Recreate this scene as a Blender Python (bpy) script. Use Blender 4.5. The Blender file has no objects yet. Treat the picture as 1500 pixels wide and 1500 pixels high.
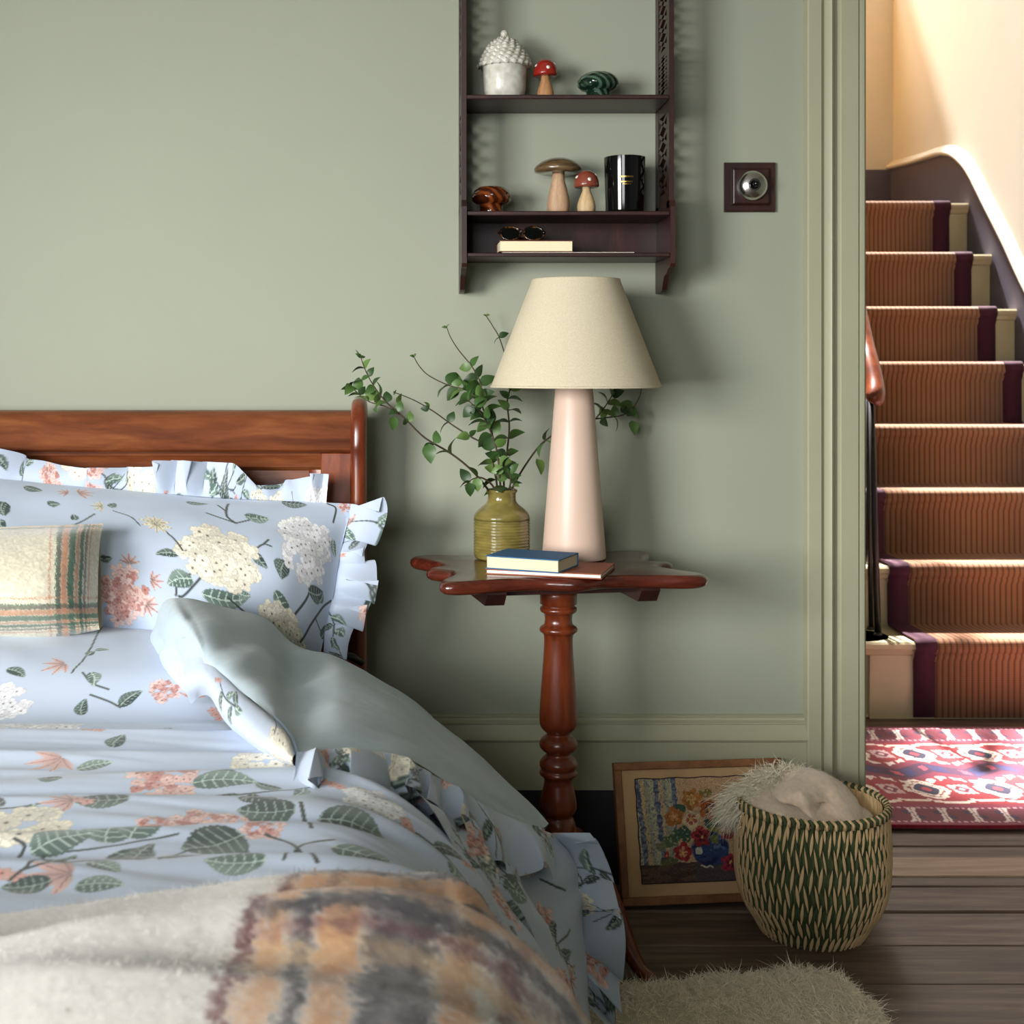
import bpy, bmesh, math, random
import numpy as np
from mathutils import Vector, Matrix

# ------------------------------------------------------------------ camera, world, lights, exposure
SC = bpy.context.scene
COL = SC.collection
F, HX, HY, CAMZ = 2000.0, 600.0, 540.0, 0.97          # focal length in pixels, vanishing point, camera height
cam_d = bpy.data.cameras.new('camera')
cam = bpy.data.objects.new('camera', cam_d); COL.objects.link(cam)
cam.location = (0, 0, CAMZ); cam.rotation_euler = (math.pi/2, 0, 0)
cam_d.sensor_width = 36; cam_d.lens = 48.0
cam_d.shift_x = (750-HX)/1500; cam_d.shift_y = (HY-750)/1500
cam_d.clip_start = 0.05
cam_d.dof.use_dof = True; cam_d.dof.focus_distance = 2.2; cam_d.dof.aperture_fstop = 10.0
SC.camera = cam
SC.view_settings.view_transform = 'Standard'; SC.view_settings.look = 'None'
SC.view_settings.gamma = 1.0; SC.view_settings.use_curve_mapping = False
SC.view_settings.exposure = 0.0

w = bpy.data.worlds.new('world'); SC.world = w; w.use_nodes = True
w.node_tree.nodes['Background'].inputs[0].default_value = (0.75, 0.87, 1.0, 1)
w.node_tree.nodes['Background'].inputs[1].default_value = 0.35

def area_light(name, loc, target, sx, sy, power, color, spread=180):
    l = bpy.data.lights.new(name, 'AREA'); l.shape = 'RECTANGLE'; l.size = sx; l.size_y = sy
    l.energy = power; l.color = color; l.spread = math.radians(spread)
    o = bpy.data.objects.new(name, l); COL.objects.link(o); o.location = loc
    o.rotation_euler = (Vector(target)-Vector(loc)).to_track_quat('-Z', 'Y').to_euler()
    return o
# daylight coming through the bedroom window (in the left wall, behind the camera), and a fill light added at the rear
area_light('bedroom_window_daylight', (-2.27, -0.62, 1.12), (-0.2, 2.5, 0.62), 1.4, 1.1, 34, (1.0, 0.985, 0.96), 68)
area_light('rear_fill_light', (-1.0, -2.16, 1.5), (-0.3, 2.3, 0.5), 1.25, 1.3, 40, (0.98, 0.99, 1.0), 150)
# sun falling through an unseen roof opening above the stairs, plus an added fill light there
sun_d = bpy.data.lights.new('sun', 'SUN'); sun_d.energy = 32.0; sun_d.angle = math.radians(2.5); sun_d.color = (1.0, 0.975, 0.95)
sun = bpy.data.objects.new('sun', sun_d); COL.objects.link(sun); sun.location = (1.5, 8, 8)
sun.rotation_euler = Vector((0.055, -0.56, -0.83)).to_track_quat('-Z', 'Y').to_euler()
area_light('stair_fill_light', (1.55, 6.75, 4.66), (1.6, 5.0, 1.2), 0.9, 0.8, 56, (0.94, 0.97, 1.0), 150)
def point_light(name, loc, power, color, r=0.06):
    l = bpy.data.lights.new(name, 'POINT'); l.energy = power; l.color = color; l.shadow_soft_size = r
    o = bpy.data.objects.new(name, l); COL.objects.link(o); o.location = loc
point_light('landing_warm_fill', (1.45, 5.80, 2.56), 8.5, (1.0, 0.47, 0.09))  # no fixture: unseen warm light added to tint the landing corner yellow

# ------------------------------------------------------------------ helpers
rng = np.random.default_rng(7); random.seed(7)
PI = math.pi
def P(x, y, d):  return np.array([(x-HX)/F*d, d, CAMZ-(y-HY)/F*d])      # photo pixel at a known distance
def PZ(x, y, z): return P(x, y, F*(CAMZ-z)/(y-HY))                       # photo pixel at a known height
def s2l(c):
    c = np.asarray(c, dtype=float)/255.0
    return np.where(c <= 0.04045, c/12.92, ((c+0.055)/1.055)**2.4)
def lin(r, g, b): return tuple(float(v) for v in s2l((r, g, b)))+(1.0,)

ORG = {}
def new_obj(name, me, parent, base):
    o = bpy.data.objects.new(name, me); COL.objects.link(o)
    if parent is None:
        o.location = tuple(base)
    else:
        o.parent = parent; pb = ORG[parent.name]
        o.location = tuple(np.asarray(base)-pb)
    ORG[o.name] = np.asarray(base, dtype=float)
    return o
def tag(o, label, cat, group=None):
    o['label'] = label; o['category'] = cat
    if group: o['group'] = group
    return o
def thing(name, base, label, cat, group=None):
    return tag(new_obj(name, None, None, base), label, cat, group)
def set_mat(o, m):
    o.data.materials.clear(); o.data.materials.append(m); return o
def obj(name, V, Fc, mat, parent=None, smooth=True, base=None, kind=None, label=None):
    V = np.asarray(V, dtype=float).reshape(-1, 3)
    if base is None:
        if parent is not None: base = ORG[parent.name]
        else: base = np.array([(V[:,0].min()+V[:,0].max())/2, (V[:,1].min()+V[:,1].max())/2, V[:,2].min()])
    me = bpy.data.meshes.new(name)
    me.from_pydata((V-base).tolist(), [], [tuple(int(i) for i in f) for f in Fc])
    if smooth: me.polygons.foreach_set('use_smooth', [True]*len(me.polygons))
    me.materials.append(mat); me.update()
    o = new_obj(name, me, parent, base)
    if kind: o['kind'] = kind
    if label: o['label'] = label
    return o
def grid(name, G, mat, parent=None, col=None, base=None, closed_u=False, kind=None, label=None):
    """dense quad grid G[nu,nv,3]; col[nu,nv,3] linear colours"""
    nu, nv = G.shape[:2]; V = G.reshape(-1, 3)
    if base is None:
        base = ORG[parent.name] if parent is not None else np.array([V[:,0].mean(), V[:,1].mean(), V[:,2].min()])
    i = np.arange(nu-1)[:, None]*nv; j = np.arange(nv-1)[None, :]
    a = (i+j).ravel()
    Q = np.stack([a, a+1, a+nv+1, a+nv], 1)
    if closed_u:
        b = (nu-1)*nv+np.arange(nv-1); c = np.arange(nv-1)
        Q = np.vstack([Q, np.stack([b, b+1, c+1, c], 1)])
    me = bpy.data.meshes.new(name); n = len(Q)
    me.vertices.add(len(V)); me.vertices.foreach_set('co', (V-base).astype(np.float32).ravel())
    me.loops.add(n*4); me.loops.foreach_set('vertex_index', Q.astype(np.int32).ravel())
    me.polygons.add(n); me.polygons.foreach_set('loop_start', (np.arange(n)*4).astype(np.int32))
    me.polygons.foreach_set('use_smooth', np.ones(n, dtype=bool))
    me.update(calc_edges=True)
    if col is not None:
        at = me.color_attributes.new('Col', 'FLOAT_COLOR', 'POINT')
        c4 = np.ones((len(V), 4), np.float32); c4[:, :3] = col.reshape(-1, 3)
        at.data.foreach_set('color', c4.ravel())
    me.materials.append(mat)
    o = new_obj(name, me, parent, base)
    if kind: o['kind'] = kind
    if label: o['label'] = label
    return o
class MB:
    """collects shapes into one mesh"""
    def __init__(s): s.V = []; s.F = []
    def add(s, V, Fc):
        o = len(s.V); s.V += [tuple(map(float, v)) for v in V]; s.F += [tuple(i+o for i in f) for f in Fc]; return s
    def box(s, lo, hi, bev=0.0):
        (x0, y0, z0), (x1, y1, z1) = lo, hi
        if bev <= 0:
            V = [(x, y, z) for z in (z0, z1) for y in (y0, y1) for x in (x0, x1)]
            return s.add(V, [(0,2,3,1),(4,5,7,6),(0,1,5,4),(2,6,7,3),(0,4,6,2),(1,3,7,5)])
        b = bev; V = []; idx = {}
        for ix in (0, 1):
            for iy in (0, 1):
                for iz in (0, 1):
                    c = [(x0, x1)[ix], (y0, y1)[iy], (z0, z1)[iz]]; sg = [1-2*ix, 1-2*iy, 1-2*iz]
                    for ax in range(3):
                        v = [c[k]+(0 if k == ax else sg[k]*b) for k in range(3)]
                        idx[(ix, iy, iz, ax)] = len(V); V.append(v)
        Fs = []
        def q(*k): Fs.append(tuple(idx[i] for i in k))
        for a in (0, 1):
            q((a,0,0,0),(a,1,0,0),(a,1,1,0),(a,0,1,0)); q((0,a,0,1),(1,a,0,1),(1,a,1,1),(0,a,1,1)); q((0,0,a,2),(1,0,a,2),(1,1,a,2),(0,1,a,2))
        for a in (0, 1):
            for b2 in (0, 1):
                q((a,b2,0,0),(a,b2,1,0),(a,b2,1,1),(a,b2,0,1)); q((a,0,b2,0),(a,1,b2,0),(a,1,b2,2),(a,0,b2,2)); q((0,a,b2,1),(1,a,b2,1),(1,a,b2,2),(0,a,b2,2))
                for c in (0, 1): Fs.append((idx[(a,b2,c,0)], idx[(a,b2,c,1)], idx[(a,b2,c,2)]))
        return s.add(V, Fs)
    def lathe(s, prof, n=32, c=(0, 0, 0), cap=True):
        V = []; Fs = []; m = len(prof)
        for k in range(n):
            a = 2*PI*k/n
            for r, z in prof: V.append((c[0]+r*math.cos(a), c[1]+r*math.sin(a), c[2]+z))
        for k in range(n):
            k2 = (k+1) % n
            for i in range(m-1): Fs.append((k*m+i, k2*m+i, k2*m+i+1, k*m+i+1))
        if cap:
            if prof[0][0] > 1e-6: Fs.append(tuple(k*m for k in range(n))[::-1])
            if prof[-1][0] > 1e-6: Fs.append(tuple(k*m+m-1 for k in range(n)))
        return s.add(V, Fs)
    def tube(s, pts, rad, n=8):
        pts = np.asarray(pts, float); k = len(pts)
        rad = np.full(k, rad) if np.isscalar(rad) else np.asarray(rad, float)
        T = np.gradient(pts, axis=0); T /= np.linalg.norm(T, axis=1)[:, None]+1e-12
        up = np.array([0, 0, 1.0]) if abs(T[0, 2]) < .9 else np.array([1.0, 0, 0])
        V = []; u = np.cross(T[0], up); u /= np.linalg.norm(u)
        for i in range(k):
            u = u-T[i]*np.dot(u, T[i]); u /= np.linalg.norm(u)+1e-12; v = np.cross(T[i], u)
            for j in range(n):
                a = 2*PI*j/n; V.append(pts[i]+rad[i]*(math.cos(a)*u+math.sin(a)*v))
        Fs = [(i*n+j, i*n+(j+1) % n, (i+1)*n+(j+1) % n, (i+1)*n+j) for i in range(k-1) for j in range(n)]
        Fs += [tuple(range(n))[::-1], tuple((k-1)*n+j for j in range(n))]
        return s.add(V, Fs)
    def prism(s, poly, d0, d1, axis):
        """extrude a closed polygon along axis 0/1/2; poly gives the two other coordinates in order"""
        n = len(poly); V = []
        for d in (d0, d1):
            for p in poly:
                q = list(p); q.insert(axis, d); V.append(q)
        Fs = [tuple(range(n))[::-1], tuple(range(n, 2*n))]+[(i, (i+1) % n, n+(i+1) % n, n+i) for i in range(n)]
        return s.add(V, Fs)
    def rot(s, M, origin=(0, 0, 0)):
        A = np.array(M)[:3, :3]; o = np.asarray(origin); s.V = [tuple(A@(np.asarray(v)-o)+o) for v in s.V]; return s
    def move(s, t): s.V = [tuple(np.asarray(v)+np.asarray(t)) for v in s.V]; return s
    def build(s, name, mat, parent=None, smooth=False, kind=None, label=None, base=None, auto=None):
        o = obj(name, s.V, s.F, mat, parent, smooth, base, kind, label)
        bm = bmesh.new(); bm.from_mesh(o.data); bmesh.ops.recalc_face_normals(bm, faces=bm.faces); bm.to_mesh(o.data); bm.free()
        if auto is not None:
            o.data.polygons.foreach_set('use_smooth', [True]*len(o.data.polygons))
            o.data.set_sharp_from_angle(angle=math.radians(auto))
        return o
def cr(Pt, n, ts=None):
    """uniform Catmull-Rom through Pt along axis 0"""
    Pt = np.asarray(Pt, float); k = len(Pt)
    E_ = np.concatenate([[2*Pt[0]-Pt[1]], Pt, [2*Pt[-1]-Pt[-2]]])
    t = np.linspace(0, k-1, n) if ts is None else np.asarray(ts)
    i = np.clip(np.floor(t).astype(int), 0, k-2); f = (t-i).reshape((-1,)+(1,)*(Pt.ndim-1))
    a, b, c, d = E_[i], E_[i+1], E_[i+2], E_[i+3]
    return .5*((2*b)+(-a+c)*f+(2*a-5*b+4*c-d)*f*f+(-a+3*b-3*c+d)*f**3)
def loft(C, nu, nv): return cr(np.swapaxes(cr(np.swapaxes(np.asarray(C, float), 0, 1), nv), 0, 1), nu)
def _h(ix, iy, seed):
    n = (ix*374761393+iy*668265263+seed*974634773) & 0x7fffffff
    n = ((n ^ (n >> 13))*1274126177) & 0x7fffffff
    return ((n ^ (n >> 16)) & 0xffff)/65535.0
def vnoise(x, y, seed=0):
    xi = np.floor(x).astype(np.int64); yi = np.floor(y).astype(np.int64); fx = x-xi; fy = y-yi
    fx = fx*fx*fx*(fx*(fx*6-15)+10); fy = fy*fy*fy*(fy*(fy*6-15)+10)
    a, b, c, d = _h(xi, yi, seed), _h(xi+1, yi, seed), _h(xi, yi+1, seed), _h(xi+1, yi+1, seed)
    return (a*(1-fx)+b*fx)*(1-fy)+(c*(1-fx)+d*fx)*fy
def fbm(x, y, seed=0, o=3):
    r = 0; a = 1; t = 0
    for k in range(o): r = r+a*vnoise(x*2**k+k*13.7, y*2**k+k*7.1, seed+k); t += a; a *= .5
    return r/t
def sstep(a, b, x): t = np.clip((x-a)/(b-a), 0, 1); return t*t*(3-2*t)
def normals(G):
    a = np.gradient(G, axis=0); b = np.gradient(G, axis=1); n = np.cross(a, b)
    return n/(np.linalg.norm(n, axis=2)[..., None]+1e-12)
def metric_uv(G):
    du = np.linalg.norm(np.diff(G, axis=1), axis=2); dv = np.linalg.norm(np.diff(G, axis=0), axis=2)
    U = np.concatenate([np.zeros((G.shape[0], 1)), np.cumsum(du, 1)], 1)
    V = np.concatenate([np.zeros((1, G.shape[1])), np.cumsum(dv, 0)], 0)
    return U, V

# ------------------------------------------------------------------ materials
def mat(name, color=(.8,.8,.8,1), rough=.5, **kw):
    m = bpy.data.materials.new(name); m.use_nodes = True; nt = m.node_tree
    b = nt.nodes['Principled BSDF']; b.inputs['Base Color'].default_value = color; b.inputs['Roughness'].default_value = rough
    for k, v in kw.items():
        b.inputs[k.replace('_', ' ')].default_value = v
    return m
def nodes(m): return m.node_tree.nodes, m.node_tree.links, m.node_tree.nodes['Principled BSDF']
def tex_coord(m, scale=(1,1,1), kind='Object', rot=(0,0,0)):
    N, L, b = nodes(m)
    tc = N.new('ShaderNodeTexCoord'); mp = N.new('ShaderNodeMapping')
    mp.inputs['Scale'].default_value = scale; mp.inputs['Rotation'].default_value = rot
    L.new(tc.outputs[kind], mp.inputs['Vector']); return mp.outputs[0]
def noise(m, vec, scale, detail=4, rough=.55, dist=0):
    N, L, b = nodes(m); n = N.new('ShaderNodeTexNoise')
    n.inputs['Scale'].default_value = scale; n.inputs['Detail'].default_value = detail; n.inputs['Roughness'].default_value = rough
    n.inputs['Distortion'].default_value = dist
    L.new(vec, n.inputs['Vector']); return n.outputs[0]
def ramp(m, fac, stops):
    N, L, b = nodes(m); r = N.new('ShaderNodeValToRGB'); el = r.color_ramp.elements
    while len(el) < len(stops): el.new(.5)
    for e, (p, c) in zip(el, stops): e.position = p; e.color = c
    L.new(fac, r.inputs[0]); return r.outputs[0]
def bump(m, h, strength=.3, dist=.002):
    N, L, b = nodes(m); n = N.new('ShaderNodeBump'); n.inputs['Strength'].default_value = strength; n.inputs['Distance'].default_value = dist
    L.new(h, n.inputs['Height']); L.new(n.outputs[0], b.inputs['Normal'])
def setc(m, c): N, L, b = nodes(m); L.new(c, b.inputs['Base Color'])
def mixc(m, fac, a, b_, mode='MIX'):
    N, L, b = nodes(m); n = N.new('ShaderNodeMix'); n.data_type = 'RGBA'; n.blend_type = mode
    if isinstance(fac, (int, float)): n.inputs[0].default_value = fac
    else: L.new(fac, n.inputs[0])
    for s, v in ((6, a), (7, b_)):
        if isinstance(v, tuple): n.inputs[s].default_value = v
        else: L.new(v, n.inputs[s])
    return n.outputs[2]
def painted(name, c, rough=.6, var=.06, sc=6, bmp=.08):
    m = mat(name, c, rough); v = tex_coord(m); n = noise(m, v, sc, 5)
    setc(m, ramp(m, n, [(.3, tuple(x*(1-var) for x in c[:3])+(1,)), (.7, tuple(min(1, x*(1+var)) for x in c[:3])+(1,))]))
    bump(m, noise(m, v, 180, 3), bmp, .001); return m
def wood(name, dark, mid, light, scale=(1,1,1), rough=.3, rot=(0,0,0), coat=.3, rnd=False, sc=6):
    m = mat(name, mid, rough); N, L, b = nodes(m); b.inputs['Coat Weight'].default_value = coat; b.inputs['Coat Roughness'].default_value = .2
    v = tex_coord(m, scale, 'Object', rot)
    if rnd:
        oi = N.new('ShaderNodeObjectInfo'); ad = N.new('ShaderNodeVectorMath'); ad.operation = 'ADD'
        mu = N.new('ShaderNodeVectorMath'); mu.operation = 'SCALE'; mu.inputs[0].default_value = (31, 17, 11); L.new(oi.outputs['Random'], mu.inputs['Scale'])
        L.new(v, ad.inputs[0]); L.new(mu.outputs[0], ad.inputs[1]); v = ad.outputs[0]
    n1 = noise(m, v, sc, 6, .6, .4); n2 = noise(m, v, sc*7, 3, .6)
    c = ramp(m, n1, [(.25, dark), (.5, mid), (.78, light)])
    c = mixc(m, .35, c, ramp(m, n2, [(.3, (.45,.45,.45,1)), (.65, (1,1,1,1))]), 'MULTIPLY')
    if rnd:
        c = mixc(m, .6, c, ramp(m, oi.outputs['Random'], [(0, (.62,.6,.6,1)), (1, (1,1,1,1))]), 'MULTIPLY')
    setc(m, c); bump(m, n2, .12, .0012); return m
def vcol(name, rough=.85, sheen=.25, weave=900, bmp=.15, dist=.0006):
    m = mat(name, (1,1,1,1), rough); N, L, b = nodes(m)
    a = N.new('ShaderNodeVertexColor'); a.layer_name = 'Col'; L.new(a.outputs[0], b.inputs['Base Color'])
    b.inputs['Sheen Weight'].default_value = sheen; b.inputs['Specular IOR Level'].default_value = .2
    bump(m, noise(m, tex_coord(m), weave, 2), bmp, dist); return m

M = {}
M['green'] = painted('sage_wall_paint', lin(150,155,137), .62, .02, 3)
M['trim'] = painted('olive_trim_paint', lin(166,166,140), .42, .03, 8)
M['black_skirt'] = painted('black_skirting_paint', lin(38,38,42), .5, .08, 8)
M['white'] = painted('white_ceiling_paint', lin(225,224,216), .8, .02)
M['hall_wall'] = painted('cream_stair_wall_paint', lin(228,222,206), .75, .03, 3)
M['string'] = painted('mauve_grey_paint', lin(94,89,104), .55, .06, 9)
M['cream_gloss'] = painted('cream_gloss_paint', lin(188,176,142), .4, .07, 9)
M['mahog'] = wood('mahogany', lin(72,26,12), lin(116,50,24), lin(150,80,42), (6,6,1), .28, sc=5)
M['mahog_h'] = wood('mahogany_rail', lin(74,32,16), lin(118,62,32), lin(152,94,52), (1,7,7), .36, sc=5, coat=.15)
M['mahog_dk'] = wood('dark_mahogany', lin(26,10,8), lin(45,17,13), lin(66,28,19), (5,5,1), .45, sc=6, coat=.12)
M['mahog_top'] = wood('mahogany_table_top', lin(50,18,11), lin(82,33,21), lin(112,50,32), (1,8,8), .2, coat=.5, sc=5)
M['plank'] = wood('floor_plank', lin(64,49,40), lin(110,90,75), lin(146,126,110), (1.2,14,14), .58, coat=.05, rnd=True, sc=3)
M['iron'] = mat('black_iron', lin(24,21,20), .45)
M['chrome'] = mat('brushed_nickel', lin(205,203,198), .22, Metallic=1.0)
M['black'] = mat('black_gloss', lin(10,10,12), .08)

# ------------------------------------------------------------------ the setting
YW = 2.58; XO = 0.862; XC = 0.755; HALL = YW+.13
XL, XR, YF, ZC = -2.3, 1.85, -2.2, 2.6
def struct(o): o['kind'] = 'structure'; return o
fl = struct(MB().box((XL-.1, YF-.1, -.06), (3.3, 6.2, -.024)).build('floor', mat('dark_subfloor', lin(16,12,10), .9)))
seams = [-2.2]
y = 2.151
back = [2.151]
while y > -2.1: y -= random.choice((.13, .14, .148, .125)); back.append(y)
seams = sorted(back)+[2.299, 2.44, 2.556, 2.636, 2.775]
y = 2.775
while y < 4.0: y += random.choice((.12, .14, .13)); seams.append(y)
for a, b in zip(seams[:-1], seams[1:]):
    dz = random.uniform(-.0025, .0015); cut = random.uniform(-1.6, -.4)
    for x0, x1 in ((XL-.05, cut), (cut, 3.2)):
        MB().box((x0+.0015, a+.0016, -.024), (x1-.0015, b-.0016, dz), .003).build('plank', M['plank'], fl)
wb = MB().box((XL, YW, 0), (XO-.012, HALL, ZC)).box((1.66, YW, 0), (XR+.4, HALL, ZC)).box((XO-.012, YW, 2.05), (1.66, HALL, ZC))
struct(wb.build('wall_back', M['green']))
wy0, wy1, wz0, wz1 = -1.25, .02, .68, 1.78
struct(MB().box((XL-.12, YF, 0), (XL, wy0, ZC)).box((XL-.12, wy1, 0), (XL, YW, ZC)).box((XL-.12, wy0, 0), (XL, wy1, wz0)).box((XL-.12, wy0, wz1), (XL, wy1, ZC)).build('wall_left', M['green']))
struct(MB().box((XR, YF, 0), (XR+.12, YW, ZC)).build('wall_right', M['green']))
wx0, wx1, vz0, vz1 = -1.65, -.35, .8, 2.2
struct(MB().box((XL, YF-.12, 0), (wx0, YF, ZC)).box((wx1, YF-.12, 0), (XR, YF, ZC)).box((wx0, YF-.12, 0), (wx1, YF, vz0)).box((wx0, YF-.12, vz1), (wx1, YF, ZC)).build('wall_front', M['green']))
w2 = struct(MB().box((wx0, YF-.12, vz0-.03), (wx1, YF+.03, vz0)).build('window_2', M['white']))  # unseen rear window, built to go with the added fill light
for lo, hi in (((wx0, vz0), (wx0+.05, vz1)), ((wx1-.05, vz0), (wx1, vz1)), ((wx0, vz1-.05), (wx1, vz1))):
    MB().box((lo[0], YF-.11, lo[1]), (hi[0], YF-.07, hi[1])).build('window_frame', M['white'], w2)
wn = struct(MB().box((XL-.12, wy0, wz0-.03), (XL+.03, wy1, wz0)).build('window_1', M['white']))
for lo, hi in (((wy0, wz0), (wy0+.05, wz1)), ((wy1-.05, wz0), (wy1, wz1)), ((wy0, wz1-.05), (wy1, wz1))):
    MB().box((XL-.11, lo[0], lo[1]), (XL-.07, hi[0], hi[1])).build('window_frame', M['white'], wn)
struct(MB().box((XL-.12, YF-.12, ZC), (XR+.12, HALL, ZC+.08)).build('ceiling', M['white']))
# skirting: moulded upper board and a black strip below, resting against the wall
zt = CAMZ-(1050-HY)/F*YW; zb = CAMZ-(1158-HY)/F*(YW-.02)
def zs(y): return CAMZ-(y-HY)/F*(YW-.02)
prof = [(YW, zb), (YW-.018, zb), (YW-.018, zs(1088)), (YW-.024, zs(1086)), (YW-.026, zs(1083)), (YW-.022, zs(1079)), (YW-.020, zs(1073)), (YW-.014, zs(1066)),
        (YW-.013, zs(1063)), (YW-.017, zs(1061.5)), (YW-.017, zs(1059.5)), (YW-.010, zs(1057)), (YW-.008, zs(1054)), (YW-.010, zs(1052)), (YW-.006, zs(1050)), (YW, zs(1049.5))]
bb = struct(MB().prism(prof, XL, XC+.002, 0).build('baseboard_back', M['trim'], auto=35))
MB().box((XL, YW-.0165, 0), (XC+.002, YW, zb)).build('black_plinth', M['black_skirt'], bb)
# door casing: plinth-less moulded architrave, profile in plan
def xc(px, d=YW-.03): return (px-HX)/F*d
cp = [(xc(1183), YW), (xc(1184), YW-.024), (xc(1186), YW-.027), (xc(1204), YW-.027), (xc(1206), YW-.020), (xc(1210), YW-.018), (xc(1214), YW-.026), (xc(1219), YW-.030), (xc(1223), YW-.026),
      (xc(1226), YW-.016), (xc(1230), YW-.015), (xc(1232), YW-.022), (xc(1234), YW-.024), (xc(1259), YW-.024), (xc(1261), YW-.019), (xc(1263), YW-.024), (xc(1268), YW-.024), (xc(1269), YW-.020), (xc(1269), YW)]
tr = struct(MB().prism(cp, 0, 2.05, 2).build('trim_1', M['trim'], auto=35))
MB().box((XO-.012, YW, 0), (XO, HALL, 2.05)).build('door_lining', M['trim'], tr)
t2 = struct(MB().prism([(1.66+1.66-x+(xc(1269)-1.66), y) for x, y in cp], 0, 2.05, 2).build('trim_2', M['trim'], auto=35))
struct(MB().box((XC-.02, YW-.026, 2.05), (1.78, YW, 2.15), .004).build('trim_3', M['trim']))
struct(MB().box((XO, YW+.02, -.002), (1.66, HALL-.01, .004), .002).build('trim_4', wood('pale_threshold', lin(128,104,82), lin(166,140,114), lin(190,168,142), (1,12,12), .5, sc=4)))

# ------------------------------------------------------------------ stair hall
XSW = 2.15; YB = 6.07
ZU, YU = 4.7, 7.4
struct(MB().box((XSW, HALL, 0), (XSW+.1, YU, ZU)).build('wall_stair_right', M['hall_wall']))
struct(MB().box((.9, YB, 0), (XSW, YB+.1, 2.72)).build('wall_stair_back', M['hall_wall']))
struct(MB().box((1.04, 5.3, 0), (1.14, YB, 2.72)).build('stair_occluder_wall', M['hall_wall']))  # unseen partition, added to block light from the landing end of the stairs
struct(MB().box((-1.2, HALL, 0), (-1.1, YU, ZU)).build('wall_hall_left', M['hall_wall']))
struct(MB().box((-1.2, 5.6, 0), (1.04, 5.7, 2.72)).build('wall_hall_back', M['hall_wall']))
struct(MB().box((-1.2, YU, 2.6), (XSW+.1, YU+.1, ZU)).build('wall_upper_back', M['hall_wall']))
struct(MB().box((-1.2, HALL-.1, ZC+.08), (XSW+.1, HALL, ZU)).build('wall_hall_front', M['hall_wall']))
struct(MB().box((-1.2, YB+.1, 2.6), (XSW, YU, 2.72)).build('floor_upper', M['hall_wall']))
struct(MB().box((-1.2, HALL-.1, ZU), (XSW+.1, 6.2, ZU+.08)).box((-1.2, 6.2, ZU), (.95, YU+.1, ZU+.08)).box((.95, 7.36, ZU), (XSW+.1, YU+.1, ZU+.08)).build('ceiling_hall', M['white']))  # unseen; its opening is placed and sized to limit where sun lands

D0, TR = 3.782, .205
ny = [938, 827, 719, 624, 531, 450, 370, 295]
nd = [D0-.02+k*TR for k in range(8)]
nz = [CAMZ-(y-HY)/F*d for y, d in zip(ny, nd)]
st = thing('staircase', (1.7, D0, 0), 'painted cream wooden staircase climbing beyond the doorway under a striped runner', 'staircase')
XS0, XS1 = 1.255, XSW-.02
for k in range(8):
    d, z = nd[k], nz[k]-.006; zb_ = 0 if k == 0 else nz[k-1]-.006
    dn = nd[k+1]+.02 if k < 7 else YB-.016
    x0 = XS0+(0 if k else .0)
    MB().box((x0+.02, d+.02, zb_-.02 if k else 0), (XS1, d+.036, z-.02)).build('riser', M['cream_gloss'], st)
    tb = MB().prism([(d+.006, z), (d, z-.006), (d, z-.018), (d+.006, z-.024), (dn+.015, z-.024), (dn+.015, z)], x0-.015, XS1, 0)
    tb.build('tread', M['cream_gloss'], st, auto=40)
    MB().prism([(d+.02, z-.024), (d+.006, z-.024), (d+.012, z-.036), (d+.02, z-.04)], x0, XS1, 0).build('nosing_mould', M['cream_gloss'], st)
    if k < 7:
        MB().box((x0+.015, d+.036, 0), (x0+.04, dn+.01, z-.024)).build('side_string', M['cream_gloss'], st)
# rounded end of the bottom step
MB().lathe([(.075, 0), (.082, .004), (.075, .012), (.07, .02), (.07, nz[0]-.05), (.08, nz[0]-.036), (.092, nz[0]-.03), (.096, nz[0]-.018), (.092, nz[0]-.006), (0, nz[0]-.006)], 32, (XS0+.005, D0+.085, 0)).build('curtail_end', M['cream_gloss'], st, auto=40)
# wall string with a swept top and a white cap moulding
sp = [(6.07, 1.855), (6.03, 1.852), (5.75, 1.836), (5.55, 1.83), (5.46, 1.823), (5.36, 1.80), (5.26, 1.752), (5.18, 1.692), (5.07, 1.585), (4.897, 1.42), (4.733, 1.25), (4.3, .83), (3.9, .45), (3.72, .28), (3.66, .19), (2.72, .17)]
spc = cr(np.array(sp), 90)
MB().prism([(2.72, 0)]+[(6.07, 0)]+[tuple(p) for p in spc], XSW-.018, XSW, 0).build('wall_string', M['string'], st, label='mauve grey painted wall string with a swept curve')
tn = np.gradient(spc, axis=0); tn /= np.linalg.norm(tn, axis=1)[:, None]; nn = np.stack([-tn[:, 1], tn[:, 0]], 1); nn *= np.where(nn[:, 1:2] < 0, -1, 1)
capG = []
for (yy, zz), (a, b) in zip(spc, nn):
    capG.append([(XSW-h_, yy+a*o_, zz+b*o_) for h_, o_ in ((.018, -.001), (.030, .002), (.034, .010), (.030, .018), (.018, .024), (.012, .034), (0, .040))])
grid('string_cap', np.array(capG), M['hall_wall'], st, label='pale cap moulding following the curve of the string')
MB().box((1.14, YB-.018, nz[7]-.006), (XSW-.018, YB-.001, 1.852)).build('landing_skirting', M['string'], st)
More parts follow.
